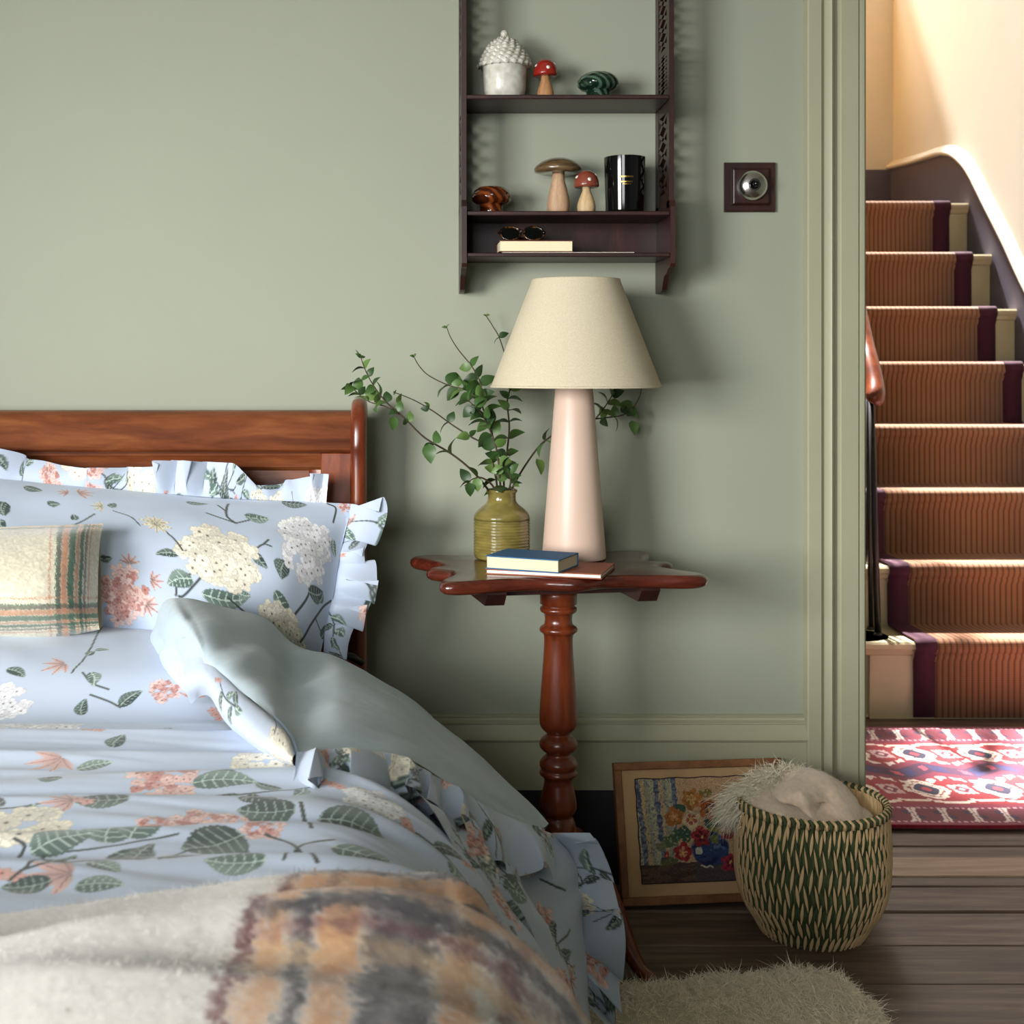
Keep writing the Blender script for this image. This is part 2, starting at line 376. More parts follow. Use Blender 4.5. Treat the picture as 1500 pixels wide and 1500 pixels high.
# stair runner
def runner_profile():
    pts = [(D0-.006, 0.004)]
    for k in range(8):
        d, z = nd[k], nz[k]; o = .007
        pts += [(d+.012, z-.062), (d+.002, z-.046)]
        for a in np.linspace(-60, 90, 7): pts.append((d+.014+.022*-math.cos(math.radians(a)), z-.021+.021*math.sin(math.radians(a))))
        nx = nd[k+1]+.012 if k < 7 else YB-.02
        pts += [(d+.06, z), (nx-.012, z)]
        if k < 7: pts += [(nx-.002, z+.006)]
    return np.array(pts)
rp = runner_profile(); rp[0, 0] = nd[0]+.012
rm = mat('ribbed_terracotta_carpet', lin(150,86,50), .95, Sheen_Weight=.12); v = tex_coord(rm)
N, L, b = nodes(rm)
def wave(m, vec, scale, axis='X', dist=0):
    N, L, b = nodes(m); n = N.new('ShaderNodeTexWave'); n.wave_type = 'BANDS'; n.bands_direction = axis
    n.inputs['Scale'].default_value = scale; n.inputs['Distortion'].default_value = dist; n.inputs['Detail'].default_value = 1; L.new(vec, n.inputs['Vector']); return n.outputs[1]
w1 = wave(rm, v, 19, 'X', 0); w2 = wave(rm, v, 55, 'Z', .3)
cc = ramp(rm, w1, [(0, lin(106,68,46)), (.25, lin(138,92,62)), (.5, lin(156,108,74))])
cc = mixc(rm, .5, cc, ramp(rm, w2, [(0, (.6,.55,.5,1)), (.6, (1,1,1,1))]), 'MULTIPLY'); setc(rm, cc); bump(rm, w1, .35, .002)
bmats = mat('plum_carpet_binding', lin(64,18,40), .9)
rn = thing('stair_runner', (1.72, D0, 0), 'ribbed terracotta stair runner with plum bound edges running up the stairs', 'carpet')
def strip(name, x0, x1, lift, m):
    G = np.array([[(x, y-.4*lift, z+lift) for x in (x0, (x0+x1)/2, x1)] for y, z in rp]); 
    o = grid(name, G, m, rn); s = o.modifiers.new('thick', 'SOLIDIFY'); s.thickness = .004; s.offset = 0; return o
strip('carpet_field', 1.45, 1.996, .001, rm); strip('binding', 1.392, 1.452, .0025, bmats); strip('binding', 1.994, 2.058, .0025, bmats)
# balusters and handrail
hr = thing('handrail', (1.3, 3.85, nz[0]), 'dark polished wooden handrail end on black iron balusters beside the runner', 'handrail')
pts = cr(np.array([P(1276, 590, 3.84), P(1282, 580, 3.84), P(1281, 560, 3.88), P(1274, 530, 3.94), P(1266, 498, 4.02), P(1244, 400, 4.25), P(1180, 150, 5.0)]), 40)
MB().tube(pts, np.interp(np.linspace(0, 1, 40), [0, .03, .12, .3, 1], [.012, .022, .027, .026, .026]), 14).build('rail', M['mahog'], hr, smooth=True)
for k, (xb, yb, db) in enumerate(((1286, 948, 3.86), (1276, 934, 3.95))):
    p0 = P(xb, yb, db); p0[2] = nz[0]-.006; p1 = P(xb-10 if k == 0 else xb-6, 585 if k == 0 else 560, db)
    MB().tube([p0, p0*.5+p1*.5, p1], [.0095, .009, .0085] if k == 0 else [.007, .007, .007], 10).build('baluster', M['iron'], hr, smooth=True)
    MB().lathe([(.0125, 0), (.0125, .004), (.0095, .009)], 14, tuple(p0)).build('collar', M['iron'], hr, smooth=True)

for k in range(1, 6):      # further balusters up the flight
    yb_ = nd[k]+.09; zr = float(np.interp(yb_, pts[6:, 1], pts[6:, 2])); xr = float(np.interp(yb_, pts[6:, 1], pts[6:, 0]))
    MB().tube([(xr, yb_, nz[k]-.006), (xr, yb_, (nz[k]+zr)/2), (xr, yb_, zr-.01)], .008, 10).build('baluster', M['iron'], hr, smooth=True)

# hall rug with its woven pattern
def rug_colors(U, V):
    U = U+.085*V
    s = lambda *c: np.array(c, float)
    C = np.zeros(U.shape+(3,)); C[:] = s(150,26,38)
    def put(m, c): C[:] = C*(1-m[..., None])+s(*c)*m[..., None]
    def band(a, b, c): put(sstep(a-.004, a+.004, V)*(1-sstep(b-.004, b+.004, V)), c)
    def saw(x, p): return np.abs(((x/p) % 1)-.5)*2
    W = .786
    for a, b in ((0, .175), (.80, 1.0)):
        band(a, b, (112,24,46))
        for vv in (a+.012, b-.012): band(vv-.008, vv+.008, (140,40,66))
        for vv in (a+.03, b-.03):
            m = (np.abs(V-vv) < .006)*(saw(U, .014) > .5); put(m.astype(float), (214,160,172))
        mid = (a+b)/2; p = .066; uu = ((U/p) % 1)-.5; q = (V-mid)/.055
        body = (np.abs(q-1.5*np.sin(uu*4.2)) < .62)*(np.abs(uu) < .36)*(np.abs(q) < 1.05)
        put(body.astype(float), (226,208,200))
        put(((np.abs(uu+.14) < .10)*(np.abs(q-.35) < .26)).astype(float), (44,34,66)); put(((np.abs(uu-.15) < .09)*(np.abs(q+.35) < .24)).astype(float), (44,34,66))
        put(((np.abs(q-1.5*np.sin(uu*4.2)) < .10)*(np.abs(uu) < .3)).astype(float), (150,40,60))
    for vv, k in ((.195, 1), (.782, -1)):
        st_ = vv+k*.016*(saw(U, .163) > .55)+k*.010*(saw(U+.04, .0815) > .7)
        put((np.abs(V-st_) < .010).astype(float), (232,212,196))
    # central purple stream with pale zigzag banks
    c0 = .495+.035*(2*saw(U+.02, .163)-1)
    zig = .012*(saw(U, .027)-.5)
    put((np.abs(V-c0+zig) < .115).astype(float), (230,208,196)); put((np.abs(V-c0-zig) < .085).astype(float), (124,36,60)); put((np.abs(V-c0) < .045).astype(float), (70,28,62))
    put(((np.abs(V-c0) < .03)*(saw(U, .0815) > .62)).astype(float), (50,44,92)); put(((np.abs(V-c0) < .02)*(saw(U+.03, .0815) > .8)).astype(float), (190,70,90))
    put(((np.abs(np.abs(V-c0)-.10) < .022)*(saw(U+.01, .0326) > .68)).astype(float), (150,34,46))
    for vv, off in ((.315, .02), (.675, .075)):
        p = .163; uu = (((U+off)/p) % 1-.5)*p; a = np.abs(uu)/.047; q = np.abs(V-vv)/.088; r = a**1.3+q**1.3
        jag = .14*(saw(U+V*.1, .017)-.5)+.12*(saw(V, .045)-.5)
        put((r+jag < 1.12).astype(float), (232,214,198)); put((r < .52).astype(float), (40,34,62)); put((r < .16).astype(float), (168,50,60))
        put(((r+jag > .66)*(r+jag < .76)).astype(float), (150,60,60))
        uu2 = (((U+off+p/2)/p) % 1-.5)*p; a = np.abs(uu2)/.022; q = np.abs(V-vv)/.042
        put((np.maximum(a, q)+.2*(saw(U, .011)-.5) < 1).astype(float), (206,170,168)); put(((a+q < .8)).astype(float), (120,30,56)); put(((a+q < .35)).astype(float), (220,190,180))
    C *= (.9+.2*vnoise(U*500, V*300, 3))[..., None]
    return s2l(np.clip(C, 0, 255))
nu, nv = 250, 640
vv_, uu_ = np.meshgrid(np.linspace(0, 1, nu), np.linspace(.2, 2.12, nv), indexing='ij')
yr = 2.861+.786*vv_+.004*np.sin(uu_*9)*(1-vv_)
rz = .012+.004*fbm(uu_*5, yr*5, 5)
rg = grid('hall_rug', np.stack([uu_, yr, rz], 2), vcol('woven_rug', .95, .3, 700, .3, .001), None, rug_colors(uu_, vv_))
tag(rg, 'red patterned flatweave rug with white medallions on the hall floor', 'rug')
s = rg.modifiers.new('thick', 'SOLIDIFY'); s.thickness = .008; s.offset = -1

# ------------------------------------------------------------------ bed
bed = thing('sleigh_bed', (-.8, 1.6, 0), 'mahogany sleigh bed with a rolled headboard against the green wall', 'bed')
XP1 = (537-HX)/F*2.45; XP0 = (514-HX)/F*2.45; XBL = -1.62
def zy(y, d=2.45): return CAMZ-(y-HY)/F*d
# sleigh profile of the top rail (depth, height)
rail = [(2.446, zy(664)), (2.438, zy(661)), (2.435, zy(658)), (2.438, zy(655)), (2.447, zy(640)), (2.456, zy(625)), (2.464, zy(613)), (2.472, zy(605)), (2.486, zy(601.5)), (2.508, zy(603)), (2.522, zy(612)), (2.524, zy(622)), (2.512, zy(630)), (2.49, zy(634)), (2.478, zy(664))]
MB().prism(rail, XBL, XP0+.002, 0).build('top_rail', M['mahog_h'], bed, auto=40)
zl = .36
MB().box((XBL, 2.464, zl), (XP0-.0, 2.482, zy(664))).build('backboard', M['mahog_h'], bed)
sx0 = (470-HX)/F*2.45
MB().box((sx0, 2.444, zl), (XP0+.001, 2.466, zy(663)), .002).build('stile', M['mahog'], bed)
bev = [(2.466, zy(691)), (2.466, zy(664)), (2.448, zy(664)), (2.446, zy(667)), (2.449, zy(670)), (2.452, zy(684)), (2.458, zy(688))]
MB().prism(bev, XBL, sx0, 0).build('panel_mould', M['mahog_h'], bed, auto=30)
sv = [(x_, y_) for x_, y_ in ((sx0, 2.448), (sx0, 2.466), ((450-HX)/F*2.45, 2.466), ((452-HX)/F*2.45, 2.457), ((457-HX)/F*2.45, 2.452), ((467-HX)/F*2.45, 2.449))]
MB().prism(sv, zl, zy(688), 2).build('panel_mould', M['mahog'], bed, auto=30)
# post with a half-round face following the sleigh curve
path = cr(np.array([(2.432, 0.0), (2.432, .3), (2.436, .55), (2.438, zy(690)), (2.434, zy(650)), (2.440, zy(618)), (2.458, zy(600)), (2.486, zy(592)), (2.512, zy(600)), (2.520, zy(612))]), 60)
tp = np.gradient(path, axis=0); tp /= np.linalg.norm(tp, axis=1)[:, None]
Gp = []
for (yy, zz), (ty, tz) in zip(path, tp):
    ny_, nz_ = tz, -ty            # towards the back
    ring = []
    for k in range(9):
        a = PI*k/8; ring.append(((XP0+XP1)/2-math.cos(a)*(XP1-XP0)/2, yy-ny_*math.sin(a)*.011, zz-nz_*math.sin(a)*.011))
    ring.append((XP1, yy+ny_*.04, zz+nz_*.04)); ring.append((XP0, yy+ny_*.04, zz+nz_*.04)); ring.append(ring[0]); Gp.append(ring)
Gp = np.array(Gp); Gp[:, :, 1] = np.minimum(Gp[:, :, 1], 2.552)
post = grid('post', Gp, M['mahog'], bed)
pm = MB().add(Gp[-1, :11], [tuple(range(11))]).build('post_cap', M['mahog'], bed)
MB().box((XP0-.02, .35, .2), (XP1-.012, 2.44, .36), .006).build('side_rail', M['mahog'], bed)
MB().box((XBL, .33, .05), (XP0-.02, 2.43, .30)).build('bed_base', mat('bed_base_cloth', lin(120,118,112), .9), bed)
bracket = MB(); bracket.tube([P(500, 957, 2.38), P(515, 962, 2.39), P(530, 971, 2.40)], [.006, .0075, .006], 10); bracket.build('bracket_bolt', mat('dark_steel', lin(70,68,66), .3, Metallic=1.0), bed, smooth=True)
mt = MB().box((XBL, .34, .30), (XP0-.03, 2.42, .43), .03).build('mattress', mat('mattress_ticking', lin(205,204,198), .9))
tag(mt, 'white mattress under the blue floral duvet on the sleigh bed', 'mattress')

# ---- printed floral cloth
BLUE = np.array((187., 200, 219.)); SAGE = np.array((176., 193, 201.))
class Print:
    """paints a floral print on cloth vertices, in the cloth's own flat coordinates (metres), sRGB 0-255"""
    def __init__(s, G, U, V, basecol=BLUE):
        s.U = U; s.V = V; s.C = np.empty(U.shape+(3,)); s.C[:] = basecol
        s.px = HX+F*G[..., 0]/G[..., 1]; s.py = HY+F*(CAMZ-G[..., 2])/G[..., 1]
    def at(s, x, y):
        k = np.argmin((s.px-x)**2+(s.py-y)**2); return s.U.flat[k], s.V.flat[k]
    def win(s, u, v, r): return np.nonzero((np.abs(s.U-u) < r) & (np.abs(s.V-v) < r))
    def mixin(s, w_, m, c):
        m = m[:, None]; s.C[w_] = s.C[w_]*(1-m)+np.asarray(c, float)*m
    def leaf(s, u, v, ang, L_=.05, W_=.024, tone=0):
        w_ = s.win(u, v, L_*1.1)
        if len(w_[0]) == 0: return
        a = (s.U[w_]-u)*math.cos(ang)+(s.V[w_]-v)*math.sin(ang); b = -(s.U[w_]-u)*math.sin(ang)+(s.V[w_]-v)*math.cos(ang)
        b = b-.10*L_*np.sin(np.clip(a/L_, 0, 1)*PI)
        t = np.clip(a/L_, 0, 1); hw = W_/2*np.sin(PI*t**.75)**.85; hw = hw*(1+.05*np.sin(t*70))
        m = sstep(-.0010, .0006, hw-np.abs(b))*(a > 0)*(a < L_)
        dk = np.array(((58, 73, 70), (88, 108, 102), (76, 84, 84))[tone], float); lt = np.array(((122, 140, 132), (156, 174, 164), (126, 136, 132))[tone], float)
        sh = sstep(-.3, .6, b/(W_/2)+.5*(t-.5)); c = dk*(1-sh[:, None])+(dk*.45+lt*.55)*sh[:, None]
        vein = (np.mod(t*6.5-np.abs(b)/W_*1.3, 1) < .16)*(np.abs(b) < hw*.85)
        c = np.where(vein[:, None], lt+24, c); c = np.where((np.abs(b) < .0009)[:, None], lt+34, c)
        s.mixin(w_, m, 0*c); s.C[w_] = s.C[w_]+c*m[:, None]
    def stem(s, pts, wd=.0016, c=(66, 72, 70)):
        pts = cr(np.asarray(pts, float), 14) if len(pts) > 2 else np.asarray(pts, float)
        ce = pts.mean(0); w_ = s.win(ce[0], ce[1], np.abs(pts-ce).max()+.006)
        if len(w_[0]) == 0: return
        U, V = s.U[w_], s.V[w_]; dm = np.full(U.shape, 9.)
        for p, q in zip(pts[:-1], pts[1:]):
            e = q-p; t = np.clip(((U-p[0])*e[0]+(V-p[1])*e[1])/(e@e+1e-12), 0, 1); dm = np.minimum(dm, np.hypot(U-p[0]-t*e[0], V-p[1]-t*e[1]))
        s.mixin(w_, 1-sstep(wd*.5, wd*.5+.0012, dm), c)
    def floret(s, u, v, r, c, ang, np_=4, pointy=.6, eye=(70, 62, 60), sub=None):
        w_ = s.win(u, v, r*1.15)
        if len(w_[0]) == 0: return
        du, dv = s.U[w_]-u, s.V[w_]-v; rr = np.hypot(du, dv); th = np.arctan2(dv, du)-ang
        edge = r*(1-pointy+pointy*np.abs(np.cos(th*np_/2))**.7)
        m = sstep(-.0008, .0008, edge-rr); k = .92+.09*np.clip(rr/r, 0, 1)+.05*np.sin(th*np_*3)
        cc_ = np.asarray(c, float)*k[:, None]; s.C[w_] = s.C[w_]*(1-m[:, None])+cc_*m[:, None]
        s.mixin(w_, .42*sstep(-.0014, -.0002, rr-edge)*(rr < edge*1.06), np.asarray(c, float)*.72)
        if eye is not None: s.mixin(w_, 1-sstep(r*.10, r*.2, rr), eye)
    def hydrangea(s, u, v, R, kind, rg_):
        c, rf, n = {'cream': ((246, 240, 221), .23, 38), 'white': ((247, 248, 253), .22, 40), 'pink': ((220, 170, 160), .17, 40)}[kind]
        order = sorted([(rg_.random()**.5, rg_.random()*2*PI) for _ in range(n)], key=lambda q: -q[0])
        if kind == 'pink':
            for k in range(5): a = 2*PI*k/5+rg_.random(); s.floret(u+1.0*R*math.cos(a), v+1.0*R*math.sin(a), R*.42, (236, 206, 200), rg_.random()*6, 5, .55, (150, 80, 70))
        for q, a in order:
            jit = rg_.uniform(.88, 1.04); col = np.clip(np.asarray(c)*jit, 0, 252)
            if kind == 'pink': col = np.asarray(((196, 138, 128), (234, 198, 190), (216, 166, 156))[rg_.integers(3)])
            s.floret(u+q*R*math.cos(a), v+q*R*.95*math.sin(a), R*rf*1.25, col, rg_.random()*6, 4, .35, (96, 84, 70) if kind != 'pink' else (120, 56, 48))
    def lily(s, u, v, r, ang, c=(226, 186, 178)):
        for k in range(5):
            a = ang+(k-2)*.62; L_ = r*(1-.1*abs(k-2))
            w_ = s.win(u, v, r*1.1)
            if len(w_[0]) == 0: return
            du, dv = s.U[w_]-u, s.V[w_]-v; aa = du*math.cos(a)+dv*math.sin(a); bb_ = -du*math.sin(a)+dv*math.cos(a); t = np.clip(aa/L_, 0, 1)
            hw = .12*r*np.sin(PI*t**.9)**.8; m = sstep(-.0008, .0006, hw-np.abs(bb_))*(aa > 0)*(aa < L_)
            cc_ = np.asarray(c, float)*(.78+.26*t)[:, None]; cc_ = np.where((np.abs(bb_) < .0008)[:, None], cc_*.72, cc_)
            s.C[w_] = s.C[w_]*(1-m[:, None])+cc_*m[:, None]
    def sprig(s, u, v, ang, kind, rg_, k=1.0):
        """a flower head with its stem and leaves growing from it"""
        dx, dy = math.cos(ang), math.sin(ang); g = lambda a, b: (u+k*(a*dx-b*dy), v+k*(a*dy+b*dx))
        s.stem([g(0, 0), g(.05, .006), g(.095, -.006), g(.14, .004)], .0020*k); s.stem([g(.07, .0), g(.095, .018), g(.11, .034)], .0015*k)
        s.stem([g(.10, -.004), g(.12, -.022), g(.135, -.03)], .0015*k); s.stem([g(.135, -.03), g(.145, -.028)], .001*k); s.stem([g(.128, -.027), g(.136, -.04)], .001*k)
        p = g(.075, .002); s.leaf(p[0], p[1], ang-1.0, .058*k, .026*k, int(rg_.integers(3)))
        p = g(.06, 0); s.leaf(p[0], p[1], ang+1.15, .05*k, .024*k, int(rg_.integers(3)))
        p = g(.13, .004); s.leaf(p[0], p[1], ang+.5, .044*k, .02*k, int(rg_.integers(3)))
        if kind == 'lily': s.lily(u, v, .042*k, ang+PI)
        elif kind != 'leaf': s.hydrangea(u, v, {'cream': .05, 'white': .046, 'pink': .034}[kind]*k, kind, rg_)
    def twig(s, u, v, ang, rg_, k=1.0):
        dx, dy = math.cos(ang), math.sin(ang); g = lambda a, b: (u+k*(a*dx-b*dy), v+k*(a*dy+b*dx))
        s.stem([g(0, 0), g(.04, .008), g(.09, 0)], .0016*k)
        for a, sd in ((.02, 1), (.045, -1), (.075, 1)):
            p = g(a, .004); s.leaf(p[0], p[1], ang+sd*1.0, rg_.uniform(.026, .042)*k, .018*k, int(rg_.integers(3)))
        p = g(.09, 0); s.leaf(p[0], p[1], ang-.2, .034*k, .016*k, int(rg_.integers(3)))
        for q in range(3): s.floret(*g(-.004-.008*q, .006*(q-1)), .007*k, (214, 166, 156), q, 5, .5, (120, 60, 52))
    def scatter(s, seed, step=.125, k=1.0, keep=None):
        rg_ = np.random.default_rng(seed); u0, u1, v0, v1 = s.U.min(), s.U.max(), s.V.min(), s.V.max(); row = 0
        vv = v0
        while vv < v1+step:
            uu = u0+(row % 2)*step*.5
            while uu < u1+step:
                a, b = uu+rg_.uniform(-.25, .25)*step, vv+rg_.uniform(-.25, .25)*step; kd = ('cream', 'lily', 'pink', 'leaf', 'white', 'twig', 'twig')[rg_.integers(7)]; an = rg_.uniform(0, 2*PI)
                if keep is None or keep(a, b):
                    if kd == 'twig': s.twig(a, b, an, rg_, k)
                    else: s.sprig(a, b, an, kd, rg_, k*.85)
                uu += step
            vv += step*.85; row += 1
    def linear(s): return s2l(np.clip(s.C, 0, 255))
M['cloth'] = vcol('printed_cotton', .82, .25, 1400, .10, .0004)
M['plain'] = vcol('washed_linen', .88, .3, 900, .22, .0006)

# bed-top form: height along the bed and rounded side drop
ZT = np.array([(.50,.50),(.70,.515),(.9,.525),(1.1,.528),(1.3,.524),(1.5,.519),(1.7,.516),(1.775,.506),(1.83,.492),(1.88,.512),(1.95,.540),(2.05,.560),(2.14,.566),(2.2,.555),(2.27,.51),(2.34,.45)])
XE = np.array([(.5,-.05),(1.0,-.06),(1.15,-.07),(1.3,-.10),(1.5,-.13),(1.75,-.16),(1.85,-.26),(1.95,-.36),(2.2,-.42),(2.4,-.42)])
def top_form(S, Y, r=.235, amax=64):
    """S = distance across the cloth, Y = depth: returns positions of the draped form and outward normals"""
    zt_ = np.interp(Y, ZT[:, 0], ZT[:, 1]); k = np.ones(9)/9
    xe = np.interp(Y, XE[:, 0], XE[:, 1]); q = np.clip(S-xe, 0, None); am = math.radians(amax); th = np.clip(q/r, 0, am); ex = np.clip(q-r*am, 0, None)
    X = np.minimum(S, xe)+r*np.sin(th)+ex*math.cos(am); Z = zt_-r*(1-np.cos(th))-ex*math.sin(am)
    return X, Z, np.sin(th), np.cos(th)
ns, nyy = 640, 660
yv = np.concatenate([np.linspace(.55, 1.07, 30), np.linspace(1.08, 2.25, 780), np.linspace(2.255, 2.34, 12)])
sv_ = np.concatenate([np.linspace(-1.05, -.69, 20), np.linspace(-.68, .40, 640), np.linspace(.405, .62, 40)])
S, Y = np.meshgrid(sv_, yv)
zsm = np.interp(np.linspace(.5, 2.34, 400), ZT[:, 0], ZT[:, 1]); zsm = np.convolve(np.pad(zsm, 6, 'edge'), np.ones(13)/13, 'valid')
ZT = np.stack([np.linspace(.5, 2.34, 400), zsm], 1)
Ysh = Y+.02*np.sin(S*5+1.0)+.012*np.sin(S*11)
X, Z, nx_, nz_ = top_form(S, Ysh)
main = 1-sstep(1.80, 1.86, Ysh)
wr = .007*(fbm(S*2.2+Y*.9, Y*17+1.6*np.sin(S*3), 11, 3)-.5)*2
crease = np.zeros_like(S)
for yc, am_, sl, ph in ((1.70, .007, .05, .3), (1.60, .009, -.04, 1.2), (1.49, .008, .03, 2.2), (1.41, .007, -.05, 3.0), (1.31, .009, .06, .9), (1.22, .008, -.03, 1.9)):
    yl = yc+sl*(S+.4)+.016*np.sin(S*6+ph); d_ = (Y-yl)/.022
    crease += am_*np.exp(-d_**2)*(.4+.6*vnoise(S*3+ph, 0*S, 5))-.6*am_*np.exp(-((d_-1.5)/.6)**2)*(.4+.6*vnoise(S*3+ph, 0*S, 5))
roll = sstep(1.86, 1.95, Ysh); pw = .012*(fbm(S*4, Y*5, 21, 3)-.5)*2+.010*np.sin(S*7+Y*9)
side = sstep(.02, .2, S-np.interp(Y, XE[:, 0], XE[:, 1]))
sw = .012*np.sin(Y*26+S*6+2*vnoise(Y*3, S*3, 4))*side
disp = main*(wr+crease)+roll*pw+sw
DU = np.stack([X+nx_*disp, Y, Z+nz_*disp], 2)
DU[..., 2] = np.maximum(DU[..., 2], .05)
DU[..., 2] = np.where(DU[..., 0] < -.125, np.maximum(DU[..., 2], .437), DU[..., 2])      # rests on the mattress
pr = Print(DU, S.copy(), Y.copy())
rg2 = np.random.default_rng(31)
def px_items(pr, items, rg_, ks=1.0):
    for it in items:
        k = it[0]; u, v_ = pr.at(it[1], it[2])
        if k in ('cream', 'white', 'pink'): pr.hydrangea(u, v_, it[3]*ks, k, rg_)
        elif k == 'leaf': pr.leaf(u, v_, math.radians(it[3]), it[4]*ks, it[5]*(ks*.6+.4), it[6] if len(it) > 6 else 0)
        elif k == 'lily': pr.lily(u, v_, it[4]*ks, math.radians(it[3]), it[5] if len(it) > 5 else (226, 186, 178))
        elif k == 'sprig': pr.sprig(u, v_, math.radians(it[4]), it[3], rg_, it[5] if len(it) > 5 else 1)
        elif k == 'twig': pr.twig(u, v_, math.radians(it[3]), rg_, it[4] if len(it) > 4 else 1)
        elif k == 'stem': pr.stem([pr.at(a, b) for a, b in it[1:][0]] if False else [pr.at(*q) for q in it[3]], it[4] if len(it) > 4 else .0018)
# angles: 0 = towards the table, 90 = towards the headboard
px_items(pr, [
 ('stem', 0, 0, [(105, 985), (130, 955), (165, 930), (215, 912)]), ('stem', 0, 0, [(120, 985), (135, 1000), (160, 1010)]),
 ('lily', 95, 972, 215, .05), ('leaf', 128, 960, 70, .028, .016), ('leaf', 133, 985, -70, .045, .024, 1), ('leaf', 138, 952, 10, .03, .014),
 ('leaf', 120, 1048, 95, .05, .022), ('leaf', 175, 1035, 50, .055, .026), ('pink', 240, 1012, .026), ('lily', 280, 1022, 80, .035), ('stem', 0, 0, [(133, 1018), (160, 1028), (176, 1036)]),
 ('white', 5, 1030, .05), ('leaf', 10, 980, -30, .05, .02), ('white', 75, 1066, .05), ('white', 15, 1062, .04), ('leaf', 165, 1095, 80, .05, .03), ('lily', 90, 1110, 230, .065), ('leaf', 112, 1128, 30, .06, .03, 1), ('leaf', 90, 1140, 170, .04, .03, 0),
 ('twig', 150, 1068, 20, 1), ('twig', 330, 1050, -20, 1.1), ('cream', 395, 1120, .055), ('leaf', 345, 1130, 190, .05, .03), ('pink', 240, 1142, .05), ('leaf', 280, 1148, 5, .1, .05, 1), ('leaf', 190, 1168, 185, .09, .045), ('leaf', 350, 1168, -10, .06, .04),
 ('leaf', 20, 1205, 170, .07, .06), ('twig', 90, 1170, 190, 1.3), ('lily', 105, 1172, 190, .05),
 ('leaf', 155, 1235, 85, .085, .06, 1), ('leaf', 190, 1228, 70, .085, .055, 1), ('leaf', 168, 1248, -45, .07, .055), ('stem', 0, 0, [(90, 1248), (150, 1242), (220, 1230), (262, 1222)]), ('pink', 228, 1206, .022),
 ('cream', 25, 1222, .075), ('leaf', 45, 1250, 35, .085, .06, 1), ('stem', 0, 0, [(28, 1255), (35, 1238), (22, 1228)], .0025),
 ('pink', 290, 1200, .03), ('pink', 340, 1208, .03), ('pink', 385, 1212, .024), ('leaf', 355, 1222, 215, .09, .09), ('stem', 0, 0, [(232, 1258), (270, 1248), (310, 1243)]), ('leaf', 390, 1258, 175, .08, .05, 1),
 ('stem', 0, 0, [(390, 1222), (430, 1238), (465, 1262)], .0028), ('stem', 0, 0, [(415, 1258), (440, 1238), (490, 1230)], .002),
 ('leaf', 435, 1185, 180, .085, .07), ('leaf', 465, 1200, -5, .10, .085, 0), ('stem', 0, 0, [(440, 1175), (445, 1195), (455, 1212)], .003), ('cream', 530, 1235, .05), ('cream', 500, 1222, .04), ('leaf', 485, 1240, -25, .10, .05, 1),
 ('leaf', 575, 1275, 160, .05, .03), ('twig', 610, 1220, -30, 1.1), ('sprig', 690, 1290, 'pink', 100, .8), ('twig', 640, 1260, -60, 1.2), ('white', 545, 1175, .045), ('leaf', 590, 1195, -40, .06, .035), ('leaf', 650, 1230, -30, .05, .035),
 ('lily', 105, 1280, 190, .07), ('leaf', 75, 1290, 190, .06, .04), ('leaf', 110, 1298, 0, .06, .04, 1), ('twig', 30, 1275, 20, 1.3), ('stem', 0, 0, [(15, 1290), (45, 1262), (65, 1254)], .0024), ('twig', 560, 1140, -10, 1), ('twig', 470, 1150, 200, 1)], rg2, .72)
pr.scatter(79, .16, .9, keep=lambda a, b: a < -.68)
pr.scatter(77, .12, .8, keep=lambda a, b: a > .06 and b < 1.75)
duv = thing('duvet', (-.4, 1.4, .1), 'pale blue floral cotton duvet with a turned-back corner and frilled hem on the bed', 'duvet')
grid('printed_face', DU, M['cloth'], duv, pr.linear())

def ruffle(name, parent, seam, outd, upd, width, amp, nf, seed, kprint=.85, gather=1.8, nw=26, nt=None, step=.1, printseed=None, wvar=.15):
    """gathered frill: seam polyline, outward and upward directions at each seam point"""
    L_ = np.sum(np.linalg.norm(np.diff(np.asarray(seam), axis=0), axis=1))
    nt = nt or int(L_*gather/.0022)
    s0 = cr(np.asarray(seam), nt); o0 = cr(np.asarray(outd), nt); u0 = cr(np.asarray(upd), nt)
    o0 /= np.linalg.norm(o0, axis=1)[:, None]; u0 -= o0*np.sum(u0*o0, 1)[:, None]; u0 /= np.linalg.norm(u0, axis=1)[:, None]
    tg = np.gradient(s0, axis=0); tg /= np.linalg.norm(tg, axis=1)[:, None]
    t = np.linspace(0, 1, nt); ph = 2*PI*(nf*t+.55*(vnoise(t*nf*.9, t*0, seed)-.5)*2); av = .55+.9*vnoise(t*nf*.8+9, t*0, seed+1)
    w_ = np.linspace(0, 1, nw)[None, :]; ph = ph[:, None]; av = av[:, None]
    A = amp*av*(w_**.75)
    lift = A*np.tanh(1.5*np.sin(ph))*1.15+.10*amp*np.sin(3.3*ph+1)*(1-w_)*w_*2; sl = A*.85*np.sin(2*ph+.3)*w_**.4
    wl = width*w_*(1+wvar*(vnoise(t*nf*1.3, t*0, seed+2)[:, None]-.5)*2*w_)
    curl = .12*width*np.sin(w_*PI)
    G = s0[:, None]+o0[:, None]*wl[..., None]+u0[:, None]*(lift+curl)[..., None]+tg[:, None]*sl[..., None]
    Uu = np.repeat((t*L_*gather)[:, None], nw, 1); Vv = np.repeat(width*w_, nt, 0)
    p = Print(G, Uu, Vv); p.scatter(printseed or seed, step, kprint)
    o = grid(name, G, M['cloth'], parent, p.linear()); return o

